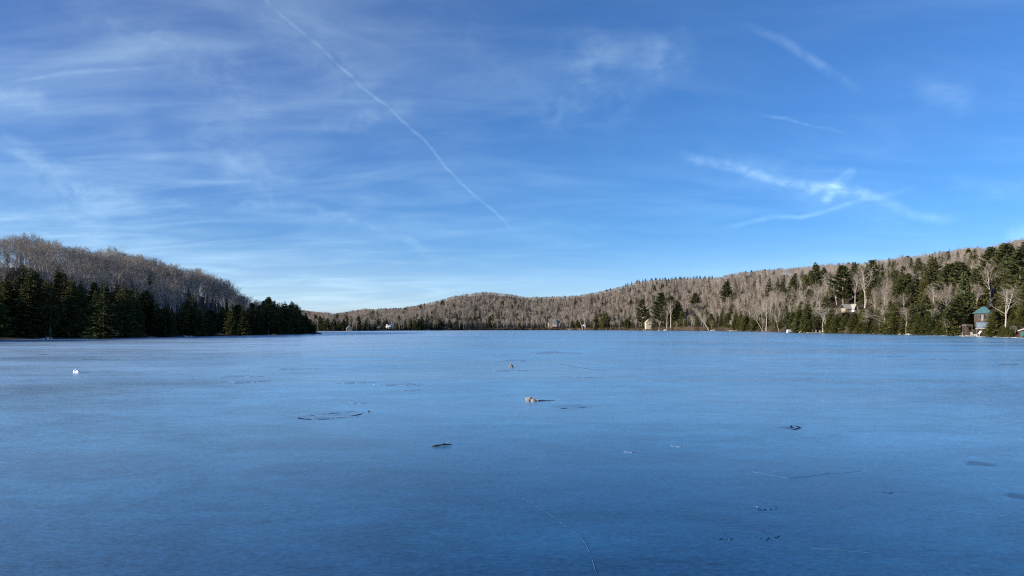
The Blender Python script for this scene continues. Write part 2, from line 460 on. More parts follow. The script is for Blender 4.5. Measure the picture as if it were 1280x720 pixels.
def wave(X, Y, s, ph):
    return np.sin(X / s + ph) * np.cos(Y / (1.3 * s) - ph) + 0.5 * np.sin((X + 2 * Y) / (0.6 * s) + 2 * ph)

LEFT_K = [(-2000, 1.0)]
def z_left(X, Y):
    d = sdf_left(X, Y)
    u = U0 + F * X / np.maximum(Y, 1.0)
    k = interp(u, LEFT_K)
    h = 0.5 * (1 - np.exp(-np.maximum(d, 0) / 2.0)) + k * (25 * sm((d - 3) / 105) - 7 * sm((d - 125) / 90)) + 7 * sm((d - 60) / 130) * sm((-150 - u) / 350) + 0.8 * wave(X, Y, 14, 0.4) * sm((d - 5) / 40)  # includes an out-of-view rise added to shade the left shore
    return np.where(d > 0, h, np.maximum(-2.5, d * 0.3))

def z_far(X, Y):
    Yp = np.maximum(Y, 1.0)
    u = U0 + F * X / Yp
    y0, y1, vs = interp(u, FAR_SHORE), interp(u, FAR_RIDGE), interp(u, FARLINE)
    th = np.where(y1 < 900, 7.0, 4.0)
    H = HC + y1 * (V0 - vs) / F - th
    f = (Y - y0) / (y1 - y0)
    fc = np.clip(f, 0, 1)
    h = 0.7 * (1 - np.exp(-np.maximum(Y - y0, 0) / 3.0)) + (H - 0.7) * (0.55 * fc + 0.45 * sm(fc)) + wave(X, Y, 35, 1.1) * 1.5 * sm(fc * 4) * sm((1 - fc) * 4)
    h = np.where(f > 1, H - (Y - y1) * 0.10, h)
    h = np.maximum(h, np.where(f > 1, 4.0, -9))
    return np.where(f > 0, h, np.maximum(-2.5, (Y - y0) * 0.15))

def land(X, Y):
    return np.maximum(z_left(X, Y), z_far(X, Y))

# match the crest of the left hill to its skyline (trees 15 m tall on it)
_us = np.arange(-100, 400, 10.0)
_ks = np.ones_like(_us)
_Y = np.linspace(150, 640, 300)
for _it in range(8):
    LEFT_K = list(zip(_us, _ks))
    for i, uu in enumerate(_us):
        X_ = _Y * (uu - U0) / F
        z_ = z_left(X_, _Y)
        ok = z_ > 0.3
        if not ok.any(): continue
        top = ((z_ + 14.5 - HC) / _Y)[ok].max()
        want = (V0 - interp(uu, SKYLINE)) / F
        j = np.argmax(np.where(ok, (z_ + 14.5 - HC) / _Y, -1))
        zt = want * _Y[j] + HC - 14.5
        _ks[i] = np.clip(_ks[i] * np.clip(zt, 1, 99) / max(z_[j], 1.0), 0.3, 1.6)
    _ks = np.convolve(np.pad(_ks, 2, mode='edge'), np.ones(5) / 5, 'valid')
LEFT_K = list(zip(_us, _ks))

us = np.concatenate([np.arange(-1500, -160, 45.0), np.arange(-160, 1440, 4.0), np.arange(1440, 2900, 45.0)])
ys = np.concatenate([np.geomspace(55, 1700, 190), np.geomspace(1800, 9000, 14)])
UU, YY = np.meshgrid(us, ys)
XX = YY * (UU - U0) / F
ZZ = land(XX, YY)
ny, nx = UU.shape
verts = np.stack([XX, YY, ZZ], -1).reshape(-1, 3)
idx = np.arange(ny * nx).reshape(ny, nx)
faces = np.stack([idx[:-1, :-1], idx[:-1, 1:], idx[1:, 1:], idx[1:, :-1]], -1).reshape(-1, 4)
me = bpy.data.meshes.new('terrain')
me.from_pydata(verts.tolist(), [], faces.tolist())
me.materials.append(M['ground'])
me.polygons.foreach_set('use_smooth', [True] * len(me.polygons))
link('terrain', me, label='wooded hills with brown leaf litter around the frozen lake', kind='structure')
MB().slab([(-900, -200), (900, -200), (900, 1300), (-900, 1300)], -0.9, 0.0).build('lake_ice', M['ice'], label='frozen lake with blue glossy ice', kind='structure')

def px(u, Y, z=None):
    X = Y * (u - U0) / F
    if z is None: z = max(0.0, float(land(np.array([X]), np.array([Y]))[0]))
    return Vector((X, Y, z))

# ------------------------------------------------------------------ tree models
def grow(rng, p, d, L, r, lvl, segs, opt):
    n = (7, 4, 3, 2, 1)[lvl]
    pts, rad = [p.copy()], [r]
    dirs = []
    for i in range(n):
        up = opt['up'][lvl]
        d = (d + Vector((rng.gauss(0, 1), rng.gauss(0, 1), rng.gauss(0, 1))) * opt['wob'][lvl] + Vector((0, 0, up))).normalized()
        p = p + d * (L / n)
        pts.append(p.copy()); dirs.append(d.copy())
        rad.append(r * (1 - (i + 1) / n * (0.80 if lvl == 0 else 0.88)))
    segs.append((lvl, pts, rad))
    if lvl >= opt['max']: return
    k = opt['kids'][lvl]
    for j in range(k):
        t = opt['start'][lvl] + (1 - opt['start'][lvl]) * (j + rng.random()) / k
        s = min(int(t * n), n - 1); fr = t * n - s
        q = pts[s].lerp(pts[s + 1], min(fr, 1))
        rr = rad[s] + (rad[s + 1] - rad[s]) * fr
        az = rng.random() * 2 * math.pi if lvl else j * 2.4 + rng.random() * 0.8
        a = dirs[s].orthogonal().normalized(); c = dirs[s].cross(a)
        side = a * math.cos(az) + c * math.sin(az)
        ang = R(opt['ang'][lvl] * (0.75 + 0.5 * rng.random()))
        nd = dirs[s] * math.cos(ang) + side * math.sin(ang)
        ln = L * opt['len'][lvl] * (0.7 + 0.6 * rng.random()) * (1.0 if lvl else (1.15 - 0.75 * max(0, t - 0.45) / 0.55))
        grow(rng, q, nd, ln, max(rr * opt['thin'][lvl], 0.012), lvl + 1, segs, opt)

BARE_OPT = dict(max=4, up=(0.03, 0.10, 0.10, 0.08, 0.05), wob=(0.05, 0.13, 0.18, 0.2, 0.2), kids=(13, 6, 4, 4), start=(0.34, 0.25, 0.2, 0.15),
                ang=(46, 42, 42, 45), len=(0.36, 0.46, 0.48, 0.55), thin=(0.55, 0.55, 0.55, 0.6))
def bare_tree(seed, H=15.0, **kw):
    opt = dict(BARE_OPT); opt.update(kw)
    rng = random.Random(seed)
    segs = []
    lean = opt.get('lean', 0.04)
    grow(rng, Vector((0, 0, -0.4)), Vector((rng.gauss(0, lean), rng.gauss(0, lean), 1)).normalized(), H * 0.93, H * opt.get('girth', 0.0135), 0, segs, opt)
    for _f in range(opt.get('forks', 0)):
        a = rng.random() * 6.28
        grow(rng, Vector((0, 0, H * (0.2 + 0.15 * rng.random()))), Vector((0.35 * math.cos(a), 0.35 * math.sin(a), 1)).normalized(), H * 0.68, H * opt.get('girth', 0.0115) * 0.75, 0, segs, opt)
    tr, cr = MB(), MB()
    for lvl, pts, rad in segs:
        if lvl == 0: tr.tube(pts, rad, 7, False)
        elif lvl == 1: tr.tube(pts, [max(x, 0.022) for x in rad], 4, False)
        else: cr.tube(pts, [max(x, opt.get('twig', 0.0085)) for x in rad], 3, False)
    top = max(max(v[2] for v in cr.v), 1)
    k = H / top
    for q in (tr, cr):
        q.v = [(x * k, y * k, z * k) for x, y, z in q.v]
    return tr, cr

def clump(mb, rng, p, d, L, wd):
    """a spray of needles: a small bent leaf-like pair of faces"""
    side = d.cross(Vector((0, 0, 1)))
    side = side.normalized() if side.length > 1e-3 else Vector((1, 0, 0))
    side = (side + Vector((rng.gauss(0, .3), rng.gauss(0, .3), rng.gauss(0, .45)))).normalized()
    tip = p + d * L
    mid = p + d * L * 0.5 + Vector((0, 0, 0.06 * L))
    mb.add([p, mid + side * wd, tip, mid - side * wd], [(0, 1, 2), (0, 2, 3)])

def conifer(seed, H, kind):
    rng = random.Random(seed)
    tr, cr = MB(), MB()
    bx, by = rng.gauss(0, 0.01), rng.gauss(0, 0.01)
    tr.tube([(bx * z * 0.6, by * z * 0.6, z) for z in (-0.4, H * .3, H * .6, H * .985)], [H * .014, H * .0105, H * .0065, H * .0012], 7)
    def axis(z): return Vector((bx * z * 0.6, by * z * 0.6, z))
    if kind == 'spruce':
        z0, rmax, step, per, droop, dens = 0.04, 0.20, 0.032, 8, 0.26, 10
    elif kind == 'hemlock':
        z0, rmax, step, per, droop, dens = 0.03, 0.23, 0.034, 8, 0.22, 10
    else:
        z0, rmax, step, per, droop, dens = 0.20, 0.155, 0.036, 7, -0.06, 12
    t = z0
    while t < 0.985:
        e = (t - z0) / (1 - z0)
        if kind == 'pine':
            prof = (0.45 + 0.85 * math.sin(min(1, e * 1.15 + .1) * math.pi * 0.8)) * (1 - e ** 2.6) + 0.08
        elif kind == 'hemlock':
            prof = (1 - e) ** 0.72 * (0.80 + 0.28 * rng.random()) + 0.02
        else:
            prof = (1 - e) ** 0.82 * (0.72 + 0.42 * rng.random()) + 0.015
        rot = rng.random() * 6.28
        for j in range(per):
            if rng.random() < (0.12 if kind != 'pine' else 0.22): continue
            az = rot + j * 6.283 / per + rng.gauss(0, 0.22)
            L = H * rmax * prof * (0.62 + 0.55 * rng.random())
            if L < 0.12: L = 0.12
            out = Vector((math.cos(az), math.sin(az), 0))
            base = axis(H * (t + rng.gauss(0, 0.012)))
            dz = -droop * (1 - e * 0.9) + rng.gauss(0, 0.07) + (0.35 * e if kind != 'pine' else 0.15)
            tipd = (0.12 if kind == 'spruce' else -0.10 if kind == 'hemlock' else 0.22)
            if L > 0.5:
                bow = [base + out * (L * s) + Vector((0, 0, L * (dz * s + tipd * s * s))) for s in (0, 0.5, 0.92)]
                cr.tube(bow, [0.035, 0.02, 0.008], 3, False)
            m_ = max(3, int(dens * min(1.6, L / 2.2) + 2))
            for q in range(m_):
                s = (q + rng.random()) / m_
                if kind == 'pine': s = 0.35 + 0.65 * s
                p = base + out * (L * s) + Vector((0, 0, L * (dz * s + tipd * s * s)))
                for sg in (-1, 1):
                    sp = az + sg * (0.75 + 0.5 * rng.random()) * (1 - 0.55 * s)
                    dd = Vector((math.cos(sp), math.sin(sp), rng.gauss(-0.12 if kind == 'hemlock' else 0.12 if kind == 'pine' else -0.05, 0.25))).normalized()
                    ln = (0.30 + 0.26 * L * (1 - 0.45 * s)) * (0.7 + 0.5 * rng.random())
                    if kind == 'pine':
                        ln = 0.75 + 0.5 * rng.random()
                        dd = (dd + Vector((0, 0, 0.5 * rng.random()))).normalized()
                    clump(cr, rng, p, dd, min(ln, 1.5), min(ln, 1.5) * (0.20 if kind == 'spruce' else 0.24 if kind == 'hemlock' else 0.26))
        t += step * (0.75 + 0.5 * rng.random()) * (1 - 0.35 * e)
    for k in range(10):
        z = H * (0.955 + 0.05 * k / 10)
        a = rng.random() * 6.28
        clump(cr, rng, axis(z), Vector((math.cos(a) * .5, math.sin(a) * .5, .8)).normalized(), 0.35, 0.07)
    if kind == 'pine':
        for k in range(5):
            z = H * (0.10 + 0.2 * rng.random()); a = rng.random() * 6.28
            tr.tube([axis(z), axis(z) + Vector((math.cos(a), math.sin(a), 0.1)) * (0.8 + rng.random())], [0.03, 0.012], 3, False)
    return tr, cr

MODELS = {}       # kind -> list of (trunk mesh, crown mesh, joint mesh, height)
def register(kind, builder, n, H, tm, cm, seed0):
    out = []
    for i in range(n):
        tr, cr = builder(seed0 + i)
        t_me, c_me = tr.mesh('trunk', M[tm]), cr.mesh('crown', M[cm])
        both = MB(); both.add(tr.v, tr.f); both.add(cr.v, cr.f)
        j_me = both.mesh(kind + '_joint', [M[tm], M[cm]])
        mi = np.zeros(len(both.f), np.int32); mi[len(tr.f):] = 1
        j_me.polygons.foreach_set('material_index', mi)
        out.append((t_me, c_me, j_me, H))
    MODELS[kind] = out
register('bare', lambda s: bare_tree(s, 15.0, **[dict(), dict(forks=1), dict(start=(0.45, .25, .2, .15), kids=(11, 6, 4, 4)), dict(kids=(14, 6, 4, 4), ang=(38, 40, 42, 45)),
         dict(start=(0.5, .2, .2, .15), ang=(55, 45, 42, 45), kids=(10, 6, 4, 4)), dict(forks=2, kids=(7, 6, 4, 4)), dict(ang=(34, 36, 40, 45), start=(0.3, .25, .2, .15))][s % 7]), 7, 15.0, 'bark', 'twig', 700)
register('pale', lambda s: bare_tree(s, 16.0, **[dict(start=(0.36, .25, .2, .15), girth=0.0165, ang=(50, 45, 42, 45), kids=(11, 5, 4, 3)),
         dict(forks=1, girth=0.015, kids=(9, 5, 4, 3)), dict(girth=0.015, kids=(13, 5, 4, 3), ang=(40, 40, 42, 45))][s % 3]), 3, 16.0, 'pale_bark', 'pale_twig', 900)
register('spruce', lambda s: conifer(s, 18.0, 'spruce'), 4, 18.0, 'dark_bark', 'needle', 10)
register('hemlock', lambda s: conifer(s, 14.0, 'hemlock'), 4, 14.0, 'dark_bark', 'hemlock', 40)
register('pine', lambda s: conifer(s, 20.0, 'pine'), 4, 20.0, 'dark_bark', 'pine', 70)

# ------------------------------------------------------------------ where the trees stand
rg = np.random.default_rng(11)
PLACES = []       # dict(kind, X, Y, z, h, var, rot, label, group)
def skyline_at(u, Y):
    """highest row that a treetop may reach at this place"""
    return interp(u, FARLINE) if (u > 396 or Y > 660) else interp(u, SKYLINE)

CONTOP = [(-400, 330), (0, 348), (20, 334), (28, 328), (38, 332), (45, 342), (60, 345), (75, 334), (90, 345), (110, 352), (130, 352), (150, 351), (172, 354), (190, 368), (205, 375), (225, 380),
          (240, 366), (255, 385), (270, 386), (280, 381), (290, 379), (305, 380), (318, 378), (335, 371), (347, 377), (360, 374), (372, 379), (383, 388), (392, 400), (397, 410)]
def jitter(x0, x1, y0, y1, s):
    gx = np.arange(x0, x1, s); gy = np.arange(y0, y1, s)
    A, B = np.meshgrid(gx, gy)
    A = A + rg.uniform(-.48, .48, A.shape) * s; B = B + rg.uniform(-.48, .48, B.shape) * s
    return A.ravel(), B.ravel()

CLEAR = [(480, 905, 14), (473, 890, 8), (693, 1085, 13), (729, 1080, 9), (811, 930, 9), (1062, 520, 11), (1228, 268, 8.5), (1216, 268, 6), (1277, 228, 5), (1212, 275, 6), (434, 745, 9), (417, 745, 6)]
CLEAR_XY = [(Y * (u - U0) / F, Y, r) for u, Y, r in CLEAR]
def clear(X, Y):
    return all((X - a) ** 2 + (Y - b_) ** 2 > r * r for a, b_, r in CLEAR_XY)

def add(kind, X, Y, h, label=None, cat=None, var=None, rot=None, group=None, wide=1.0, z=None):
    if z is None: z = float(land(np.array([X]), np.array([Y]))[0])
    PLACES.append(dict(kind=kind, X=X, Y=Y, z=z - 0.1, h=h, var=int(rg.integers(len(MODELS[kind]))) if var is None else var,
                       rot=float(rg.uniform(0, 6.28)) if rot is None else rot, label=label, cat=cat, group=group, wide=wide))

def hero(kind, u, Y, v_top, label, wide=1.0, var=None, v_base=None):
    X = Y * (u - U0) / F
    z = float(land(np.array([X]), np.array([Y]))[0])
    add(kind, X, Y, HC + Y * (V0 - v_top) / F - z, label, None, var, None, None, wide, z)

def find_Y(u, v_base, lo, hi):
    """depth on this bearing where the ground shows at row v_base"""
    Y = np.linspace(lo, hi, 400)
    z = land(Y * (u - U0) / F, Y)
    v = V0 - F * (z - HC) / Y
    return float(Y[np.argmin(abs(v - v_base))])

# left shore: shaded conifers, the lit ones are heroes
hero('spruce', 130, 209, 351, 'tall sunlit spruce standing out from the dark left shore', 1.35, 1)
hero('hemlock', 289, 296, 380, 'broad sunlit olive hemlock at the left shore edge', 1.25, 0)
hero('hemlock', 304, 305, 381, 'smaller sunlit hemlock just right of the broad olive hemlock', 1.1, 2)
hero('pale', 227, 300, 357, 'pale bare birch rising above the dark left shore conifers', 1.0, 0)
hero('pale', 112, 290, 336, 'pale bare tree with a round crown above the dark left conifers', 1.0, 2)
hero('spruce', 28, 232, 328, 'dark tall pointed spruce above the left shore trees', 1.3, 0)
hero('spruce', 74, 236, 333, 'dark broad spruce between the tall pointed spruce and the sunlit spruce', 1.4, 2)
hero('spruce', 90, 226, 345, 'narrow dark spruce just left of the sunlit spruce', 0.9, 3)
hero('spruce', 335, 372, 371, 'tallest dark conifer on the wooded point of the left shore', 1.2, 1)
def lit_gap(X, Y):
    """two strips kept treeless so the low sun lights the chosen shore trees"""
    for hu, hY, hw in ((130, 207, 4.5), (297, 298, 6.0)):
        dx, dy = X - hY * (hu - U0) / F, Y - hY
        a, c = dx * sd.x + dy * sd.y, dx * sd.y - dy * sd.x
        if 3.0 < a / math.hypot(sd.x, sd.y) < 150 and abs(c) / math.hypot(sd.x, sd.y) < hw: return True
    return False
X_, Y_ = jitter(-420, -92, 95, 520, 5.4)
for X, Y, d in zip(X_, Y_, sdf_left(X_, Y_)):
    if d < 1.2: continue
    u = U0 + F * X / Y
    if u > 396 or u < -1100 or lit_gap(X, Y): continue
    if d > 128 and u > -150: continue
    if d > 30 and u < -150 and rg.random() < 0.92: continue
    z = float(z_left(np.array([X]), np.array([Y]))[0])
    con = d < 34 + 6 * math.sin(Y / 17.0)
    lim = HC + Y * (V0 - interp(u, SKYLINE)) / F - z
    if con:
        if rg.random() < 0.10: continue
        cl = HC + Y * (V0 - interp(u, CONTOP) - rg.uniform(0, 16)) / F - z
        h = min(cl, rg.uniform(15, 23))
        if h < 3.0:
            if d < 12 and lim > 2.5: h = min(lim, 3.5)
            else: continue
        if abs(u - 130) < 15 and Y < 225: continue
        if abs(u - 297) < 17 and Y < 312: continue
        kd = rg.random()
        add('spruce' if kd < 0.35 else 'pine' if kd < 0.5 else 'hemlock', X, Y, h, wide=rg.uniform(0.95, 1.35) * min(1.6, max(1.0, 12 / h)))
    else:
        p = 0.05 if d < 70 else 0.015
        if rg.random() < 0.32:
            h = min(lim * 0.9, rg.uniform(4.5, 9.5))
            if h > 2.5: add('bare', X, Y, h, wide=min(1.6, max(1.0, 8 / h)))
            continue
        if rg.random() < 0.15: continue
        if rg.random() < p and lim > 8:
            add('spruce', X, Y, min(lim - 2, rg.uniform(9, 15)))
        else:
            h = rg.uniform(12, 19)
            if lim < h: h = lim * rg.uniform(0.88, 1.08)
            if h < 5: continue
            add('pale' if rg.random() < 0.05 else 'bare', X, Y, h)

# right shore heroes: (kind, u, row of the base, row of the top, label, width, variant)
HEROES = [
    ('pale', 1239, 383, 324, 'tall white-barked bare tree above the teal roof', 1.0, 0),
    ('pale', 1257, 409, 352, 'sunlit pale bare tree with sweeping branches beside the teal-roofed house', 1.3, 1),
    ('pine', 1238, 368, 310, 'dark pine on the hillside behind the tall white-barked tree', 1.2, 0),
    ('pine', 1258, 368, 304, 'big dark pine topping the right hillside', 1.3, 1),
    ('pine', 1275, 384, 309, 'big dark pine at the far right edge of the wood', 1.2, 2),
    ('spruce', 1146, 385, 334, 'pointed spruce rising above the bare trees of the right slope', 1.35, 0),
    ('pine', 1167, 378, 322, 'slender pine crown just right of the pointed spruce', 1.0, 3),
    ('pine', 1187, 392, 329, 'left one of two round-topped pines on the right slope', 1.3, 0),
    ('pine', 1201, 392, 328, 'right one of two round-topped pines on the right slope', 1.3, 2),
    ('pale', 1182, 402, 357, 'bushy pale bare tree below the two round-topped pines', 0.9, 2),
    ('pine', 1205, 416, 340, 'tall thin-trunked pine left of the teal-roofed house', 0.7, 1),
    ('pine', 1219, 396, 336, 'dense dark pine rising behind the left end of the teal-roofed house', 0.9, 3),
    ('pale', 1081, 385, 328, 'tall pale bare tree with spreading limbs right of the grey cottage roof', 1.2, 0),
    ('pale', 1046, 381, 345, 'pale forked bare tree left of the grey cottage roof', 1.3, 1),
    ('pale', 1069, 382, 337, 'thin pale bare tree rising behind the grey cottage roof', 0.9, 2),
    ('pale', 1106, 383, 338, 'pale straight bare tree above the shore hemlocks', 0.9, 0),
    ('pine', 1020, 372, 329, 'dark pine standing alone against the sky on the right ridge', 1.0, 2),
    ('pine', 1054, 384, 332, 'broad olive pine behind the forked pale tree', 1.5, 1),
    ('pine', 1090, 378, 325, 'dark pine top behind the tall pale tree with spreading limbs', 1.0, 0),
    ('pine', 1068, 374, 328, 'small pine top on the skyline above the grey cottage', 0.8, 3),
    ('spruce', 962, 378, 346, 'left one of three dark conifers low on the right ridge', 1.5, 1),
    ('spruce', 972, 378, 348, 'middle one of three dark conifers low on the right ridge', 1.5, 2),
    ('spruce', 980, 374, 343, 'right one of three dark conifers low on the right ridge', 1.2, 3),
    ('pine', 908, 384, 352, 'dark pine above the bare trees near the bend of the shore', 1.2, 1),
    ('pine', 869, 390, 366, 'dark round pine behind the leaning white birch', 1.4, 0),
    ('pine', 802, 411, 374, 'dark pine with bare lower trunks left of the cream house', 1.1, 1),
    ('pine', 826, 410, 366, 'tallest pine of the dark group behind the cream house', 1.3, 0),
    ('pine', 838, 410, 370, 'broad pine right of the cream house', 1.4, 2),
    ('pine', 846, 409, 376, 'lower pine at the right edge of the cream house group', 1.3, 3),
    ('hemlock', 852, 410, 388, 'olive hemlock at the end of the cream house group', 1.3, 1),
    ('hemlock', 1000, 413, 380, 'sunlit yellow-green hemlock on the shore behind the covered boat', 1.3, 0),
    ('hemlock', 1011, 413, 383, 'second sunlit yellow-green hemlock beside the covered boat', 1.2, 3),
    ('hemlock', 990, 413, 387, 'smaller yellow-green hemlock left of the covered boat', 1.2, 2),
    ('hemlock', 930, 413, 395, 'low dark green hemlock over the small white dock', 1.6, 0),
    ('hemlock', 943, 414, 396, 'low dark hemlock left of the leaning trees on the long dock', 1.7, 3),
    ('hemlock', 918, 412, 394, 'small olive hemlock with a rusty skirt by the small white dock', 1.3, 2),
    ('hemlock', 695, 411, 403, 'small dark hemlock in front of the beige cottage', 1.5, 1),
    ('hemlock', 715, 411, 398, 'dark rounded hemlock left of the white lake hut', 1.5, 0),
    ('hemlock', 745, 411, 389, 'olive hemlock right of the white lake hut', 1.3, 2),
    ('hemlock', 755, 411, 388, 'olive hemlock on the shore midway to the cream house', 1.3, 3),
    ('hemlock', 1241, 419.5, 393, 'dark hemlock hiding the right end of the teal-roofed house', 0.9, 3),
    ('hemlock', 1248, 416, 401, 'low dark hemlock between the teal-roofed house and the sweeping pale tree', 1.5, 1),
    ('hemlock', 1262, 417, 402, 'bushy olive hemlock at the foot of the sweeping pale tree', 1.7, 0),
    ('hemlock', 1270, 418, 396, 'olive hemlock rising over the dark red boathouse', 1.4, 2),
    ('hemlock', 1254, 405, 388, 'dark hemlock on the slope behind the sweeping pale tree', 1.5, 3),
    ('hemlock', 1266, 404, 384, 'tall dark hemlock on the slope above the dark red boathouse', 1.4, 1),
    ('hemlock', 1277, 408, 380, 'hemlock at the far right edge above the boathouse', 1.5, 0),
    ('hemlock', 1072, 396, 390, 'small hemlock below the right end of the grey cottage', 1.6, 2),
    ('hemlock', 1050, 397, 388, 'small hemlock left of the grey cottage', 1.6, 3),
    ('hemlock', 841, 411, 400, 'bright green young hemlock on the brown bank', 0.7, 1),
]
KEEP = []
KEEP_W = {(1239, 324): (10, 388), (1257, 352): (12, 406), (1046, 345): (9, 384), (1081, 328): (12, 386), (1069, 337): (5, 384), (1146, 334): (8, 380), (1182, 357): (9, 393), (1167, 322): (6, 350), (1020, 329): (9, 352)}
for kind, u, vb, vt, lab, wd, var in HEROES:
    lo = float(interp(u, FAR_SHORE)) + 3
    Y = find_Y(u, vb, lo, min(float(interp(u, FAR_RIDGE)), lo + 330))
    hero(kind, u, Y, vt, lab, wd, var)
    if (u, vt) in KEEP_W: KEEP.append((u, KEEP_W[(u, vt)][0], Y, KEEP_W[(u, vt)][1]))
KEEP.append((1062, 12, 524.0, 391))
def keep_low(u, Y, z, h):
    for ku, hw, kY, kv in KEEP:
        if abs(u - ku) < hw and Y < kY + 1: h = min(h, HC + Y * (V0 - kv) / F - z)
    return h

COT = (520 * (1062 - U0) / F, 520.0)
def sun_lane(X, Y):
    """trees left out toward the sun so the hillside cottage catches light"""
    k = math.hypot(sd.x, sd.y); dx, dy = X - COT[0], Y - COT[1]
    a, c = (dx * sd.x + dy * sd.y) / k, (dx * sd.y - dy * sd.x) / k
    return -2 < a < 55 and abs(c) < 7
# far and right hills
X_, Y_ = jitter(-420, 560, 90, 1620, 7.0)
cl1 = wave(X_, Y_, 38, 0.3) + 0.6 * wave(X_, Y_, 15, 2.0)
Z_ = z_far(X_, Y_)
for X, Y, c, z in zip(X_, Y_, cl1, Z_):
    u = U0 + F * X / Y
    if u < 330 or u > 1560: continue
    y0, y1 = float(interp(u, FAR_SHORE)), float(interp(u, FAR_RIDGE))
    if Y < y0 + 2 or Y > y1 + 70: continue
    if Y > 620 and rg.random() < 0.15: continue
    if Y > 900 and rg.random() < 0.35 * min(1, (Y - 900) / 500): continue
    if not clear(X, Y) or sun_lane(X, Y): continue
    f = (Y - y0) / (y1 - y0)
    d = (Y - y0) * (0.45 if u > 900 else 1.0)
    lim = HC + Y * (V0 - interp(u, FARLINE)) / F - z
    right = u > 915
    if right:
        pc = 0.80 if d < 16 else 0.50 + 0.2 * c if d < 30 else (0.20 + 0.14 * c if d < 75 else 0.05 + 0.05 * c)
        if 1060 < u < 1110 and d > 22: pc *= 0.5
        if u > 1120 and 16 < d < 80: pc = 0.50 + 0.15 * c
        if 975 < u <= 1120 and 30 < d < 90: pc = 0.38 + 0.22 * c
        if 946 < u < 982 and d < 12: pc = 0.2
    else:
        pc = (0.60 + 0.25 * c) if d < 45 else 0.22 + 0.14 * c if d < 110 else 0.06 + 0.05 * c
        if u < 560: pc = (0.55 + 0.2 * c) if d < 70 else 0.12 + 0.10 * c
        if 560 < u < 715 and d < 45: pc = 0.28 + 0.15 * c
        if u < 420 and d < 30: pc = 0.5
        if 846 < u < 905 and d < 14: continue
    if f > 0.93 and 782 < u < 892: pc = 0.55
    if rg.random() < pc:
        if right and d < 26:
            h = rg.uniform(7, 16); kd = 'hemlock' if rg.random() < 0.8 else 'pine'
            for lim_u, lim_v in ((1062, 391), (1081, 385), (1046, 385)):
                if abs(u - lim_u) < 13: h = min(h, HC + Y * (V0 - lim_v) / F - z)
            if abs(u - 1228) < 14 and Y < 272: continue
        else:
            h = rg.uniform(12, 19) if Y < 700 else rg.uniform(8, 15)
            kd = 'hemlock' if rg.random() < 0.35 else 'pine' if rg.random() < 0.55 else 'spruce'
        if f > 0.93 and 782 < u < 892: kd = 'spruce'; lim += 3
        h = keep_low(u, Y, z, min(h, lim + (1.5 if f > 0.9 else 0)))
        if h < 2.5: continue
        # keep houses in view
        if any(abs(u - hu) < hw and Y < hY for hu, hw, hY in ((479, 13, 900), (693, 10, 1080), (729, 6, 1080), (811, 6, 930), (1230, 8, 262), (1277, 8, 226))): 
            h = min(h, 3.5)
        add(kd, X, Y, h, wide=min(1.5, max(1.0, 12 / h)))
    else:
        if right and d < 14 and rg.random() < 0.5: continue
        h = rg.uniform(11, 17.5) if Y < 700 else rg.uniform(9.5, 14.5)
        if lim < h: h = lim * rg.uniform(0.85, 1.2)
        h = keep_low(u, Y, z, h)
        if h < 2.2: continue
        if any(abs(u - hu) < hw and Y < hY for hu, hw, hY in ((479, 13, 900), (693, 9, 1080), (729, 6, 1080), (811, 6, 930), (1062, 10, 515), (1230, 9, 262))): continue
        add('pale' if rg.random() < (0.26 if Y < 700 else 0.08 if d < 90 else 0.03) else 'bare', X, Y, h, wide=min(2.0, max(1.0, 9 / h)))

u = 984.0
while u < 1420:
    y0 = float(interp(u, FAR_SHORE))
    Y = y0 + rg.uniform(-0.2, 3.2)
    skip = (1010 < u < 1030 and rg.random() < 0.5) or (1214 < u < 1236) or (1269 < u < 1290) or (1205 < u < 1214)
    if not skip and clear(Y * (u - U0) / F, Y):
        top = rg.uniform(4.0, 9.0) if rg.random() < 0.45 else rg.uniform(8, 15.5)
        z0 = float(land(np.array([Y * (u - U0) / F]), np.array([Y]))[0])
        top = keep_low(u, Y, z0, top)
        if top < 2.5: u += 4; continue
        add(str(rg.choice(['hemlock', 'hemlock', 'hemlock', 'hemlock', 'hemlock', 'spruce', 'pine', 'pale', 'bare'])), Y * (u - U0) / F, Y, top, wide=rg.uniform(1.2, 1.9))
    u += rg.uniform(2.0, 6.5) * 300 / y0
u = 330.0
while u < 945:
    y0 = float(interp(u, FAR_SHORE))
    if not (800 < u < 905) and rg.random() < 0.6 and all(abs(u - h) > 9 for h in (479, 693, 729, 811, 436)):
        Y = y0 + rg.uniform(2, 8)
        add('hemlock', Y * (u - U0) / F, Y, rg.uniform(4, 10), wide=rg.uniform(1.0, 1.5))
    u += rg.uniform(2.0, 5.0)

# which single trees show largest: paint them front to back on a coarse picture
PLACES.sort(key=lambda t: t['Y'])
GW, GH = 1600, 150          # columns u -160..1440, rows v 285..435
cover = np.ones((GH, GW), np.float32)
for t in PLACES:
    u = U0 + F * t['X'] / t['Y'] + 160
    vb = V0 - F * (t['z'] - HC) / t['Y'] - 285
    hp = F * t['h'] / t['Y']
    con = t['kind'] in ('spruce', 'hemlock', 'pine')
    hw = hp * (0.15 if t['kind'] == 'spruce' else 0.2) * t['wide']
    r0, r1 = int(max(0, vb - hp)), int(min(GH, vb))
    sc = 0.0
    for r in range(r0, r1):
        k = (r - (vb - hp)) / max(hp, 1e-3)
        half = hw * (k if con else (1 - abs(k - 0.4) / 0.6))
        c0, c1 = int(max(160, u - half)), int(min(1440, u + half + 1))
        if c1 <= c0: continue
        sl = cover[r, c0:c1]
        sc += float(sl.sum())
        sl *= (0.15 if con else 0.72)
    t['seen'] = sc

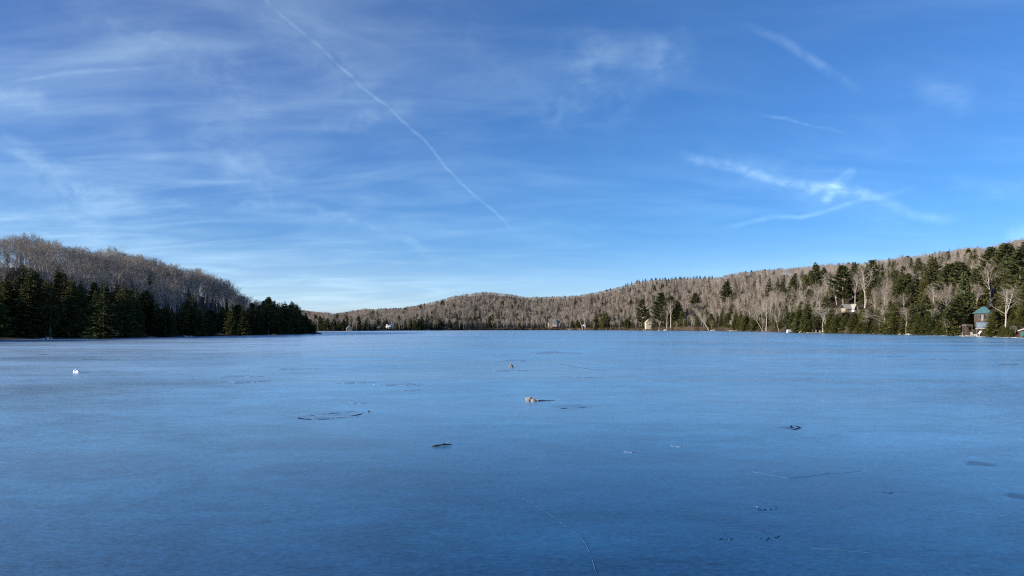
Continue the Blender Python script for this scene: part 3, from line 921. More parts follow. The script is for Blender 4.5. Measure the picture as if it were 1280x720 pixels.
NCON = sorted([t for t in PLACES if t['kind'] in ('spruce', 'hemlock', 'pine')], key=lambda t: -(t['seen'] + (1e6 if t['label'] else 0)))
NBARE = sorted([t for t in PLACES if t['kind'] in ('bare', 'pale')], key=lambda t: -(t['seen'] + (1e6 if t['label'] else 0)))
single = NCON[:290] + NBARE[:290]
ids = set(id(t) for t in single)
rest = [t for t in PLACES if id(t) not in ids and (t['seen'] > 0.02 or (t['X'] < -90 and t['Y'] < 560))]

def where(t):
    u = U0 + F * t['X'] / t['Y']
    if t['X'] < -90 and t['Y'] < 620 and u < 397:
        d = float(sdf_left(np.array([t['X']]), np.array([t['Y']]))[0])
        if d < 40:
            return 'crowding the shaded left shore' if u < 190 else 'on the low shaded stretch of the left shore' if u < 270 else 'on the wooded point of the left shore'
        return 'on the crest of the left hill' if d > 95 else 'on the lower slope of the left hill'
    if u > 915:
        d = (t['Y'] - float(interp(u, FAR_SHORE))) * 0.45
        reg = 'near the teal-roofed house' if u > 1170 else 'around the grey-roofed cottage' if u > 1035 else 'above the covered boat' if u > 975 else 'by the long pale dock'
        return ('at the water edge ' if d < 26 else 'on the right slope ') + reg
    reg = 'around the white far houses' if u < 560 else 'around the beige cottage' if u < 715 else 'between the white hut and the cream house' if u < 800 else 'by the cream house' if u < 860 else 'by the leaning white birch'
    return 'on the far shore ' + reg

NAMES = {'spruce': ('spruce_tree', 'spruce tree'), 'hemlock': ('hemlock_tree', 'hemlock tree'), 'pine': ('pine_tree', 'pine tree'), 'bare': ('bare_tree', 'bare tree'), 'pale': ('birch_tree', 'bare tree')}
ADJ = {'spruce': 'dark pointed spruce', 'hemlock': 'bushy green hemlock', 'pine': 'dark ragged pine', 'bare': 'leafless grey-brown tree', 'pale': 'leafless pale-barked tree'}
for t in single:
    t_me, c_me, j_me, H = MODELS[t['kind']][t['var']]
    k = t['h'] / H
    nm, cat = NAMES[t['kind']]
    big = 'tall ' if t['h'] > 14 else 'small ' if t['h'] < 8.5 else ''
    wh = where(t)
    lab = t['label'] or (big + ADJ[t['kind']] + ' ' + wh)
    root = thing(nm, lab, cat, (t['X'], t['Y'], t['z']), t['rot'], t['group'] or (None if t['label'] else lab))
    if t['label']: root['group'] = 'trees singled out along the shore'
    root.scale = (k * t['wide'], k * t['wide'], k)
    link('trunk', t_me, root)
    link('crown', c_me, root)

# all the remaining trees of the wood: instances on points
ORDER = [(k, i) for k in ('spruce', 'hemlock', 'pine', 'bare', 'pale') for i in range(len(MODELS[k]))]
src = bpy.data.collections.new('forest_sources')
for n_, (k, i) in enumerate(ORDER):
    src.objects.link(bpy.data.objects.new('%03d_%s' % (n_, k), MODELS[k][i][2]))
def forest(name, items, label):
    me = bpy.data.meshes.new(name)
    me.from_pydata([(t['X'], t['Y'], t['z']) for t in items], [], [])
    a = me.attributes.new('pick', 'INT', 'POINT')
    a.data.foreach_set('value', [ORDER.index((t['kind'], t['var'])) for t in items])
    a = me.attributes.new('turn', 'FLOAT_VECTOR', 'POINT')
    a.data.foreach_set('vector', [c for t in items for c in (0.0, 0.0, t['rot'])])
    a = me.attributes.new('size', 'FLOAT_VECTOR', 'POINT')
    sc = []
    for t in items:
        k = t['h'] / MODELS[t['kind']][0][3]
        sc += [k * t['wide'], k * t['wide'], k]
    a.data.foreach_set('vector', sc)
    o = link(name, me, label=label, kind='stuff')
    g = bpy.data.node_groups.new(name, 'GeometryNodeTree')
    g.interface.new_socket('Geometry', in_out='INPUT', socket_type='NodeSocketGeometry')
    g.interface.new_socket('Geometry', in_out='OUTPUT', socket_type='NodeSocketGeometry')
    gi, go = g.nodes.new('NodeGroupInput'), g.nodes.new('NodeGroupOutput')
    ci = g.nodes.new('GeometryNodeCollectionInfo')
    ci.inputs['Collection'].default_value = src
    ci.inputs['Separate Children'].default_value = True
    ci.inputs['Reset Children'].default_value = True
    ip = g.nodes.new('GeometryNodeInstanceOnPoints')
    ip.inputs['Pick Instance'].default_value = True
    def attr(nm, ty):
        nd = g.nodes.new('GeometryNodeInputNamedAttribute'); nd.data_type = ty
        nd.inputs['Name'].default_value = nm
        return nd.outputs['Attribute']
    L = g.links.new
    L(gi.outputs[0], ip.inputs['Points'])
    L(ci.outputs[0], ip.inputs['Instance'])
    L(attr('pick', 'INT'), ip.inputs['Instance Index'])
    L(attr('turn', 'FLOAT_VECTOR'), ip.inputs['Rotation'])
    L(attr('size', 'FLOAT_VECTOR'), ip.inputs['Scale'])
    L(ip.outputs[0], go.inputs[0])
    md = o.modifiers.new('forest', 'NODES'); md.node_group = g
    return o
isl = lambda t: t['X'] < -90 and t['Y'] < 660
forest('forest', [t for t in rest if isl(t)], 'mass of bare trees and conifers filling the left hill')
forest('forest', [t for t in rest if not isl(t)], 'mass of bare trees and conifers covering the far and right hills')
print('trees', len(PLACES), 'single', len(single), 'rest', len(rest), 'cut', NCON[289]['seen'], NBARE[289]['seen'])

# ------------------------------------------------------------------ houses and sheds along the shore
def window(parent, x, z, wd, ht, y, paint='white_paint', mat='pane'):
    """a pane set in a frame on a wall that faces -y at local y"""
    fr = MB()
    t = 0.10
    for cx, cz, sx, sz in ((x, z + ht / 2 + t / 2, wd + 2 * t, t), (x, z - ht / 2 - t / 2, wd + 2 * t, t), (x - wd / 2 - t / 2, z, t, ht), (x + wd / 2 + t / 2, z, t, ht), (x, z, t * .6, ht)):
        fr.box((cx, y - 0.04, cz), (sx, 0.12, sz))
    f = fr.build('window', M[paint], parent)
    MB().box((x, y - 0.01, z), (wd, 0.05, ht)).build('pane', M[mat], f)
    return f

def gable_roof(parent, cx, y0, y1, hw, ze, zp, mat, over=0.4, th=0.18, name='roof'):
    """ridge along y, gable facing the lake"""
    k = (zp - ze) / hw
    mb = MB()
    mb.prism([(cx - hw - over, ze - over * k), (cx, zp), (cx, zp + th), (cx - hw - over, ze - over * k + th)], y0 - over, y1 + over)
    mb.prism([(cx, zp), (cx + hw + over, ze - over * k), (cx + hw + over, ze - over * k + th), (cx, zp + th)], y0 - over, y1 + over)
    return mb.build(name, M[mat], parent)

def side_roof(parent, x0, x1, y0, y1, ze, zp, mat, over=0.4, th=0.18, name='roof'):
    """ridge along x, slope facing the lake"""
    ym = (y0 + y1) / 2; k = (zp - ze) / (ym - y0)
    mb = MB()
    vs = []
    for x in (x0 - over, x1 + over):
        vs += [(x, y0 - over, ze - over * k), (x, ym, zp), (x, y1 + over, ze - over * k), (x, y1 + over, ze - over * k + th), (x, ym, zp + th), (x, y0 - over, ze - over * k + th)]
    fs = [(0, 1, 4, 5), (1, 2, 3, 4), (6, 11, 10, 7), (7, 10, 9, 8), (0, 5, 11, 6), (5, 4, 10, 11), (4, 3, 9, 10), (3, 2, 8, 9), (0, 6, 7, 1), (1, 7, 8, 2)]
    return mb.add(vs, fs).build(name, M[mat], parent)

def ground_at(u, Y):
    return px(u, Y)

# teal-roofed house on posts at the right
b0 = ground_at(1229.5, 268); b0.z = 0.25
H = thing('lake_house', 'brown lake house with a teal hipped roof and pale railed balcony on posts', 'house', b0, R(-20))
H.scale = (0.78, 0.78, 1.0)
MB().box((0, 2.6, 6.5), (5.4, 5.2, 3.2)).box((0, 2.9, 3.8), (5.0, 4.6, 2.2)).build('wall', M['brown_board'], H)
mb = MB()
e, p, hw, hd = 8.1, 10.35, 3.25, 3.2
vs = [(-hw, -0.6, e), (hw, -0.6, e), (hw, 5.8, e), (-hw, 5.8, e), (-0.1, 2.6, p), (1.3, 2.6, p), (-hw, -0.6, e - .18), (hw, -0.6, e - .18), (hw, 5.8, e - .18), (-hw, 5.8, e - .18)]
mb.add(vs, [(0, 1, 5, 4), (1, 2, 5), (2, 3, 4, 5), (3, 0, 4), (6, 7, 1, 0), (7, 8, 2, 1), (8, 9, 3, 2), (9, 6, 0, 3), (9, 8, 7, 6)])
mb.build('roof', M['teal_metal'], H)
MB().box((0, -0.75, 2.55), (6.4, 2.2, 0.22)).build('balcony', M['plank'], H)
rl = MB()
rl.box((0, -1.75, 4.75), (6.4, 0.12, 0.14)).box((0, -1.75, 2.85), (6.4, 0.10, 0.12))
for i in range(5):
    rl.box((-3.1 + i * 1.55, -1.75, 3.75), (0.16, 0.16, 2.2))
for i in range(4):
    rl.box((-2.32 + i * 1.55, -1.72, 3.78), (1.36, 0.05, 1.72))
rl.build('railing', M['rail_blue'], H)
for x in (-3.0, -1.0, 1.0, 3.0):
    MB().box((x, -1.6, 1.1), (0.22, 0.22, 2.7)).build('post', M['dark_bark'], H)
window(H, -1.55, 6.75, 1.1, 1.7, 0.0, 'beige_paint')
window(H, 0.6, 6.75, 1.3, 1.7, 0.0, 'beige_paint')
window(H, 2.1, 6.75, 0.7, 1.7, 0.0, 'beige_paint')
MB().box((-0.55, -0.03, 6.3), (0.75, 0.08, 2.2)).build('door', M['beige_paint'], H)

b0 = ground_at(1211.5, 269); b0.z = 0.2
H = thing('boat_shelter', 'low open shelter with a tan roof beside the teal-roofed house', 'shelter', b0)
H.scale = (0.75, 0.75, 0.95)
MB().box((0, 1.5, 4.05), (3.2, 3.4, 0.22)).build('roof', M['beige_paint'], H)
MB().box((0, 3.0, 2.0), (3.0, 0.15, 3.9)).build('wall', M['brown_board'], H)
for x in (-1.45, 1.45):
    MB().box((x, 0.1, 1.9), (0.18, 0.18, 4.1)).build('post', M['dark_bark'], H)

b0 = ground_at(1284, 226); b0.z = 0.1
H = thing('boathouse', 'small dark red boathouse with white trim and a green door', 'boathouse', b0, R(-33))
MB().box((0, 2.0, 1.1), (4.4, 4.0, 2.2)).prism([(-2.2, 2.2), (2.2, 2.2), (0, 3.05)], 0.0, 4.0).build('wall', M['red_paint'], H)
gable_roof(H, 0, 0, 4, 2.2, 2.2, 3.05, 'grey_roof', 0.3, 0.10)
MB().box((-1.1, -0.04, 0.95), (1.25, 0.1, 1.8)).build('door', M['green_paint'], H)
tr = MB()
for s in (-1, 1):
    tr.prism([(0, 2.86), (0, 3.02), (s * 2.4, 2.09), (s * 2.4, 1.93)][::s], -0.36, -0.31)
tr.build('trim', M['white_paint'], H)

# grey-roofed cottage up the right slope
Yc = find_Y(1063, 391, 400, 640)
b0 = ground_at(1063, Yc + 2)
H = thing('cottage', 'cottage with a pale grey roof half hidden in trees on the right slope', 'cottage', b0, R(12))
k = Yc / F
zt = HC + Yc * (V0 - 381) / F - b0.z
MB().box((0, 3, zt * .5 - 1.0), (13.5 * k, 5.6, zt - 2.0)).build('wall', M['beige_paint'], H)
side_roof(H, -7 * k, 7 * k, 0, 6, zt - 2.2, zt + 0.4, 'light_roof')
g = gable_roof(H, 4.4 * k, -2.4, 3.0, 2.5 * k, zt - 2.6, zt + 0.2, 'light_roof', 0.3, 0.2, 'porch_roof')
MB().box((4.4 * k, 0.3, zt * .5 - 1.4), (4.4 * k, 5.0, zt - 2.4)).build('porch', M['white_paint'], H)
window(H, -3.0 * k, zt * .5 - .2, 1.4, 1.2, 0.2)
window(H, 4.4 * k, zt * .5 - .3, 1.2, 1.2, -2.2)

# white cabin glimpsed between conifers higher on the slope
Yc = find_Y(1159, 367, 330, 640)
b0 = ground_at(1159, Yc)
H = thing('hillside_cabin', 'tiny grey cabin glimpsed between conifers high on the right slope', 'cabin', b0)
MB().box((0, 2, 1.4), (3.2, 3.6, 2.8)).build('wall', M['beige_paint'], H)
gable_roof(H, 0, 0.2, 3.8, 1.6, 2.8, 4.0, 'grey_roof', 0.3)
window(H, 0, 1.6, 1.0, 1.0, 0.2)

# cream two-storey house
Yc = 930.0; k = Yc / F
b0 = ground_at(811, Yc); zz = lambda v: HC + Yc * (V0 - v) / F - b0.z
H = thing('cream_house', 'narrow cream two-storey house in front of dark pines', 'house', b0, R(5))
MB().box((0, 3, zz(403) / 2), (6.8 * k, 6, zz(403))).prism([(-3.4 * k, zz(403)), (3.4 * k, zz(403)), (1.9 * k, zz(401)), (-1.9 * k, zz(401))], 0, 6).build('wall', M['cream_paint'], H)
gable_roof(H, 0, 0, 6, 3.4 * k, zz(403.2), zz(399.6), 'light_roof', 0.25, 0.25)
window(H, 0.6, zz(402.2), 1.6, 1.7, 0)
window(H, 1.2, zz(405.4), 3.0, 1.3, 0)
window(H, -2.4, zz(405.4), 0.8, 1.2, 0)
MB().box((5.6 * k, 2, zz(404.4)), (3.2 * k, 3.2, 0.25)).build('deck', M['plank'], H)
for x in (4.6, 6.8):
    MB().box((x * k, 0.6, zz(404.4) / 2), (0.25, 0.25, zz(404.4) - .3)).build('post', M['plank'], H)

# white hut with leaning birches
Yc = 1080.0; k = Yc / F
b0 = ground_at(729.5, Yc); zz = lambda v: HC + Yc * (V0 - v) / F - b0.z
H = thing('lake_hut', 'small bright white hut at the water edge under leaning birch trunks', 'hut', b0, R(-10))
MB().box((0, 2.5, zz(407.3) / 2), (5.0 * k, 5, zz(407.3))).prism([(-2.5 * k, zz(407.3)), (2.5 * k, zz(407.3)), (0, zz(405.2))], 0, 5).build('wall', M['white_paint'], H)
gable_roof(H, 0, 0, 5, 2.5 * k, zz(407.3), zz(405.2), 'light_roof', 0.3, 0.22)
window(H, 0.9, zz(408.6), 0.9, 1.0, 0)
MB().box((-1.3, -0.04, 0.9), (0.9, 0.1, 1.8)).build('door', M['grey_roof'], H)

# beige lodge
Yc = 1085.0; k = Yc / F
b0 = ground_at(693, Yc); zz = lambda v: HC + Yc * (V0 - v) / F - b0.z
H = thing('beige_lodge', 'large beige lakeside cottage with two gables among bare trunks', 'house', b0, R(8))
MB().box((0, 5, zz(403.4) / 2), (13.5 * k, 9, zz(403.4))).build('wall', M['beige_paint'], H)
side_roof(H, -6.8 * k, 6.8 * k, 0.5, 9.5, zz(403.4), zz(398.8), 'grey_roof')
gm = MB()
gm.box((0.8 * k, 0.9, (zz(402.4)) / 2), (4.6 * k, 2.6, zz(402.4))).prism([(-1.5 * k, zz(402.4)), (3.1 * k, zz(402.4)), (0.8 * k, zz(399.6))], -0.4, 2.2)
gm.build('gable_bay', M['beige_paint'], H)
gable_roof(H, 0.8 * k, -0.4, 4.0, 2.3 * k, zz(402.4), zz(399.6), 'light_roof', 0.35, 0.25, 'gable_roof')
for x, v, ww in ((0.1, 403.2, 1.1), (1.7, 403.2, 1.1)):
    window(H, x * k, zz(v), ww, 1.5, -0.4)
for x in (-0.3, 1.9, 4.6):
    MB().box((x * k, -0.47 if x < 3 else 0.46, zz(407.0)), (1.5 * k, 0.1, 1.5)).build('lit_window', M['white_paint'], H)  # bright lower windows, their lit look painted as white panels
MB().box((1.5 * k, -1.1, zz(409.4)), (9.0 * k, 1.3, 1.6)).build('deck', M['red_paint'], H)
MB().box((-3.4 * k, 6.0, zz(398.2)), (1.0, 1.0, 2.6)).build('chimney', M['rock'], H)
window(H, -4.2 * k, zz(405.6), 1.6, 1.6, 0.5)
window(H, 5.2 * k, zz(403.9), 1.4, 1.2, 0.5)

# white houses at the far end
Yc = 890.0; k = Yc / F
b0 = ground_at(486, Yc); zz = lambda v: HC + Yc * (V0 - v) / F - b0.z
H = thing('white_house', 'larger white far-shore house with a steep gable and a low wing', 'house', b0, R(-14))
MB().box((3.0 * k, 3.0, zz(407.2) / 2), (3.8 * k, 6, zz(407.2))).prism([(1.1 * k, zz(407.2)), (4.9 * k, zz(407.2)), (3.0 * k, zz(403.8))], 0, 6).box((-1.8 * k, 3.4, zz(408.4) / 2), (5.8 * k, 5, zz(408.4))).build('wall', M['white_paint'], H)
gable_roof(H, 3.0 * k, 0, 6, 1.9 * k, zz(407.2), zz(403.8), 'white_paint', 0.25, 0.2)
side_roof(H, -4.7 * k, 1.0 * k, 0.9, 5.9, zz(408.4), zz(406.6), 'white_paint', 0.25, 0.2, 'wing_roof')
MB().box((-3.4 * k, 2.4, zz(406.6)), (1.2, 1.4, 2.4)).build('dormer', M['white_paint'], H)
window(H, 3.2 * k, zz(406.6), 1.1, 1.5, 0)
window(H, 3.2 * k, zz(408.9), 1.1, 1.2, 0)
window(H, -1.6 * k, zz(409.2), 1.6, 0.9, 0.9)
b0 = ground_at(473.2, 886); zz = lambda v: HC + 886 * (V0 - v) / F - b0.z
H = thing('white_cottage', 'low white cottage left of the larger white far-shore house', 'cottage', b0, R(-8))
MB().box((0, 2.5, zz(409.6) / 2), (4.0, 5, zz(409.6))).build('wall', M['white_paint'], H)
side_roof(H, -2.0, 2.0, 0, 5, zz(409.6), zz(408.0), 'grey_roof', 0.3)
window(H, 0.7, zz(410.6), 0.8, 0.8, 0)
b0 = ground_at(437, 745); zz = lambda v: HC + 745 * (V0 - v) / F - b0.z
H = thing('tan_cabin', 'tan gabled cabin with a rusty side wall near the far left end', 'cabin', b0, R(20))
MB().box((0, 3, zz(410.4) / 2), (5.4, 6, zz(410.4))).prism([(-2.7, zz(410.4)), (2.7, zz(410.4)), (0, zz(407.2))], 0, 6).build('wall', M['beige_paint'], H)
MB().box((-2.78, 3, zz(410.6) / 2), (0.12, 6, zz(410.6))).build('side_wall', M['orange_leaf'], H)
gable_roof(H, 0, 0, 6, 2.7, zz(410.4), zz(407.2), 'light_roof', 0.3)
window(H, 0.5, zz(411.3), 1.0, 1.2, 0)
b0 = ground_at(417, 748)
H = thing('pale_cabin', 'small pale cabin just left of the tan gabled cabin', 'cabin', b0, R(10))
MB().box((0, 2, 1.1), (3.0, 4, 2.2)).build('wall', M['tan_board'], H)
gable_roof(H, 0, 0, 4, 1.5, 2.2, 3.4, 'light_roof', 0.3)
window(H, 0.3, 1.2, 0.8, 0.8, 0)

# ------------------------------------------------------------------ docks, boats and small things on the shore
def shore(u, out=2.0, z=0.0):
    Y = float(interp(u, FAR_SHORE)) - out
    return Vector((Y * (u - U0) / F, Y, z))

def dock(u, wpx, out, label, h=0.55, posts=4, rz=0.0, mat='plank', depth=2.2):
    c = shore(u, out); L = wpx * c.y / F
    t = thing('dock', label, 'dock', c, rz)
    MB().box((0, 0, h), (L, depth, 0.18)).build('deck', M[mat], t)
    for i in range(posts):
        for s in (-1, 1):
            MB().box((-L / 2 + 0.3 + (L - 0.6) * i / max(posts - 1, 1), s * (depth / 2 - 0.2), h / 2), (0.2, 0.2, h + 0.5)).build('post', M['dark_bark'], t)
    return t
dock(961, 17, 2.5, 'long pale dock under the leaning trees on the right shore', 0.7, 5)
dock(918.5, 6, 2.5, 'small white dock in front of the rusty brush', 0.7, 3, 0, 'white_paint')
dock(1021, 25, 2.0, 'low weathered pier with posts right of the covered boat', 0.35, 6)
dock(697 + 15.5, 3.5, 3.0, 'tiny white dock right of the beige cottage', 0.9, 2, 0, 'white_paint')
dock(724, 4, 3.0, 'pale dock just left of the white hut', 0.8, 2, 0, 'plank')
dock(1219, 20, 1.5, 'low planked dock in front of the teal-roofed house', 0.25, 4, R(-8))

def hull(L, wd, ht, n=9):
    mb = MB(); vs = []
    for i in range(n):
        t = i / (n - 1)
        w_ = wd / 2 * (1 - max(0, (t - 0.45) / 0.55) ** 2.2) + 0.02
        x = -L / 2 + L * t
        up = ht * (1 + 0.25 * max(0, t - .5))
        vs += [(x, -w_, up), (x, -w_ * .6, 0.08), (x, 0, 0 + 0.12 * max(0, t - .6)), (x, w_ * .6, 0.08), (x, w_, up)]
    fs = []
    for i in range(n - 1):
        for j in range(4):
            a = i * 5 + j
            fs.append((a, a + 5, a + 6, a + 1))
        fs.append((i * 5 + 4, i * 5 + 9, i * 5 + 5, i * 5))
    fs.append((0, 1, 2, 3, 4))
    return mb.add(vs, fs)

c = shore(991, 3.0, 0.0)
B = thing('boat', 'motorboat under a blue-grey cover pulled up beside the yellow-green hemlocks', 'boat', c, R(4))
hull(7.6, 2.3, 0.75).build('hull', M['white_paint'], B)
MB().prism([(-3.7, 0.78), (0.4, 0.78), (0.0, 1.85), (-0.6, 2.05), (-3.0, 2.05), (-3.7, 1.7)], -1.08, 1.08).build('cover', M['canvas_blue'], B)
MB().prism([(-1.7, 1.15), (-0.3, 1.15), (-0.55, 1.75), (-1.7, 1.75)], -1.13, -1.09).build('window', M['pane'], B)
MB().prism([(-3.74, 0.9), (-3.6, 1.65), (-2.6, 1.95), (-2.4, 0.9)], -1.12, -1.085).build('panel', M['white_paint'], B)
c = shore(892.5, 4.0, 0.0)
B = thing('boat', 'small open white boat on the ice near the leaning white birch', 'boat', c, R(2))
hull(6.2, 2.0, 0.8).build('hull', M['white_paint'], B)
MB().prism([(-0.9, 0.8), (0.4, 0.8), (-0.3, 1.9), (-0.9, 1.9)], -0.8, 0.8).build('windscreen', M['rail_blue'], B)
c = shore(535, 3.0, 0.0)
B = thing('boat', 'upturned white boat alone on the far shore between white houses and lodge', 'boat', c, R(30))
hull(4.6, 1.8, 0.9).build('hull', M['white_paint'], B)
c = shore(1141, 2.0, 0.0)
B = thing('rowboat', 'white rowboat lying on the shore beside a pale boulder', 'boat', c, R(-3))
hull(3.6, 1.3, 0.5).build('hull', M['white_paint'], B)
MB().box((-0.6, 0, 0.42), (0.25, 1.1, 0.06)).build('seat', M['plank'], B)
MB().box((0.6, 0, 0.42), (0.25, 0.9, 0.06)).build('seat', M['plank'], B)

def lounge(u, out, label, rz, s=1.0, mat='white_paint'):
    c = shore(u, out, 0.34)
    t = thing('lounge_chair', label, 'chair', c, rz)
    MB().prism([(-0.7 * s, 0.34 * s), (0.35 * s, 0.40 * s), (0.35 * s, 0.48 * s), (-0.7 * s, 0.42 * s)], -0.35 * s, 0.35 * s).build('seat', M[mat], t)
    MB().prism([(0.30 * s, 0.44 * s), (0.40 * s, 0.44 * s), (1.05 * s, 1.35 * s), (0.95 * s, 1.35 * s)], -0.35 * s, 0.35 * s).build('backrest', M[mat], t)
    for x in (-0.6, 0.3):
        for y in (-0.3, 0.3):
            MB().box((x * s, y * s, 0.17 * s), (0.09 * s, 0.09 * s, 0.36 * s)).build('leg', M[mat], t)
lounge(1222, 1.6, 'white reclining lounge chair on the dock below the teal-roofed house', R(8), 1.25)
lounge(1217.5, 1.4, 'lower white lounge chair left of the reclining one on the dock', R(170), 0.8)
lounge(1026, 1.9, 'white chair standing on the low weathered pier', R(200), 0.9, 'cream_paint')

def post_thing(u, out, h, label, mat='white_paint', name='mooring_post', z=-0.1, wd=0.2):
    c = shore(u, out, z)
    t = thing(name, label, 'post', c)
    MB().box((0, 0, h / 2), (wd, wd, h)).build('shaft', M[mat], t)
    MB().box((0, 0, h + 0.04), (wd * 1.3, wd * 1.3, 0.08)).build('cap', M[mat], t)
post_thing(1203.5, 1.6, 1.5, 'white post at the left end of the teal house dock', wd=0.38)
post_thing(1214.5, 2.2, 1.5, 'white post beside the lounge chairs on the teal house dock', wd=0.4)
post_thing(1020, 2.9, 1.9, 'tall pale post at the left end of the weathered pier', 'plank', wd=0.28)
post_thing(1029, 2.9, 2.1, 'tall pale post at the right end of the weathered pier', 'plank', wd=0.28)
c = shore(1210, 1.5, 0.34)
t = thing('storage_chest', 'dark storage chest with a grey lid between the white posts', 'chest', c)
MB().box((0, 0, 0.55), (1.7, 0.8, 1.1)).build('body', M['brown_board'], t)
MB().box((0, 0, 1.18), (1.85, 0.95, 0.14)).build('lid', M['rail_blue'], t)

# ------------------------------------------------------------------ rocks, driftwood and brush
def blob(rng, rx, ry, rz_, rough=0.22, n=10, flat=0.25):
    """an irregular stone, flat underneath"""
    mb = MB(); vs = []; m = n + 4
    ph = [rng.uniform(0, 6.28) for _ in range(6)]
    for i in range(n + 1):
        th = math.pi * i / n
        for j in range(m):
            a = 2 * math.pi * j / m
            d = Vector((math.sin(th) * math.cos(a), math.sin(th) * math.sin(a), math.cos(th)))
            k = 1 + rough * (math.sin(2.3 * d.x * 2 + ph[0]) * math.cos(2.1 * d.y * 2 + ph[1]) + 0.6 * math.sin(5 * d.z + 4 * d.x + ph[2]) + 0.35 * math.sin(9 * d.y + 7 * d.x + ph[3]))
            vs.append((d.x * rx * k, d.y * ry * k, max(d.z * rz_ * k, -flat * rz_)))
    fs = []
    for i in range(n):
        for j in range(m):
            fs.append((i * m + j, (i + 1) * m + j, (i + 1) * m + (j + 1) % m, i * m + (j + 1) % m))
    return mb.add(vs, fs)

def stone(c, r, label, mat='rock', seed=0, name='rock', cat='rock', group=None, flat=0.2, smooth=False, rough=0.22):
    rng = random.Random(seed)
    o = blob(rng, r[0], r[1], r[2], rough, flat=flat).build(name, M[mat], None, c, rng.random() * 0.6 - 0.3, smooth)
    o['label'] = label; o['category'] = cat
    if group: o['group'] = group
    return o
c = on_ice(661.0, 501.5); k = c.y / F
stone(c + Vector((0, 0, 0.03)), (4.4 * k, 4.0 * k, 4.6 * k), 'larger pale brownish stone of the pair frozen into the ice', 'pale_rock', 3, flat=0.3)
c = on_ice(668.4, 501.9)
stone(c + Vector((0, 0, 0.02)), (4.8 * k, 4.0 * k, 3.2 * k), 'smaller pale stone just right of its bigger neighbour on the ice', 'pale_rock', 8, flat=0.3)
c = on_ice(670, 501.4); k = c.y / F
MB().tube([(0, 0, 0.02), (9 * k, 0.05, 0.03), (16 * k, 0.10, 0.02), (24 * k, 0.16, 0.01)], [0.022, 0.018, 0.013, 0.006], 6).build('stick', M['wet_wood'], None, c, 0, True, 'thin dark tapering streak on the ice right of the stone pair', 'stick')  # thin dark tapering tube, flat on the ice
c = on_ice(639, 459.0); k = c.y / F
stone(c + Vector((0, 0, 0.02)), (2.4 * k, 2.2 * k, 3.4 * k), 'lone brownish stone standing farther out on the ice', 'brown_rock', 5, flat=0.3)
c = on_ice(461, 515.0); k = c.y / F
stone(c, (1.3 * k, 1.3 * k, 1.6 * k), 'tiny dark pebble at the end of the cracked ring in the ice', 'wet_wood', 6, 'pebble', 'pebble', flat=0.3)
c = on_ice(95.6, 466.0); k = c.y / F
rng = random.Random(2)
mb = blob(rng, 2.4 * k, 2.0 * k, 4.6 * k, 0.14, flat=0.2)
m2 = blob(rng, 3.0 * k, 2.2 * k, 3.2 * k, 0.14, flat=0.2)
m2.v = [(x + 1.9 * k, y - 0.3 * k, z) for x, y, z in m2.v]
m1 = MB().add([(x - 1.5 * k, y, z) for x, y, z in mb.v], mb.f).add(m2.v, m2.f)
m1.build('snow_lump', M['snow'], None, c, 0, True, 'bright white lump of snow on the ice toward the left shore', 'snow lump')
c = on_ice(552.5, 557.5); k = c.y / F
st = MB().tube([(-11.5 * k, -0.10, 0.012), (-6 * k, -0.05, 0.022), (-1 * k, 0.0, 0.028), (3 * k, 0.05, 0.030), (8 * k, 0.08, 0.026), (12 * k, 0.10, 0.02)],
               [0.017, 0.020, 0.016, 0.021, 0.015, 0.008], 8)
st.tube([(2 * k, 0.04, 0.03), (3.4 * k, 0.06, 0.07)], [0.016, 0.008], 5)
st.build('stick', M['wet_wood'], None, c, 0, True, 'short dark wet stick lying on the ice in the middle', 'stick')

SHORE_ROCKS = [(1080, 1.0, 0.9, 'pale_rock'), (1084, 1.4, 0.9, 'rock'), (1088, 1.0, 1.0, 'pale_rock'), (1093, 1.2, 0.7, 'rock'), (1126.5, 1.0, 1.1, 'pale_rock'), (1136, 1.4, 1.3, 'pale_rock'),
               (1001, 2.0, 1.1, 'tan_board'), (1004.5, 2.2, 1.3, 'pale_rock'), (913.5, 3.0, 1.6, 'pale_rock'), (824, 3.0, 1.5, 'pale_rock'), (832, 4.0, 2.4, 'rock'), (805, 3, 1.2, 'pale_rock')]
LABS = ['pale boulder at the left end of the low shore rocks below the cottage', 'grey boulder second along the low shore rocks', 'rounded pale boulder near the middle of the low shore rocks', 'flat grey boulder at the right end of the low shore rocks',
        'bright pale boulder alone in the shade of the right shore', 'large pale boulder beside the white rowboat', 'rusty tan rock just right of the covered boat', 'pale rock heap where driftwood leans near the covered boat',
        'pale rock at the left side of the small white dock', 'pale stone on the brown bank right of the cream house', 'broad grey rock on the brown bank below the pines', 'pale stone at the foot of the cream house']
for i, ((u, out, r, mt), lab) in enumerate(zip(SHORE_ROCKS, LABS)):
    stone(shore(u, out - 1.0, 0.0), (r, r * .8, r * .75), lab, mt, 20 + i, flat=0.15, group='rocks along the right shore')

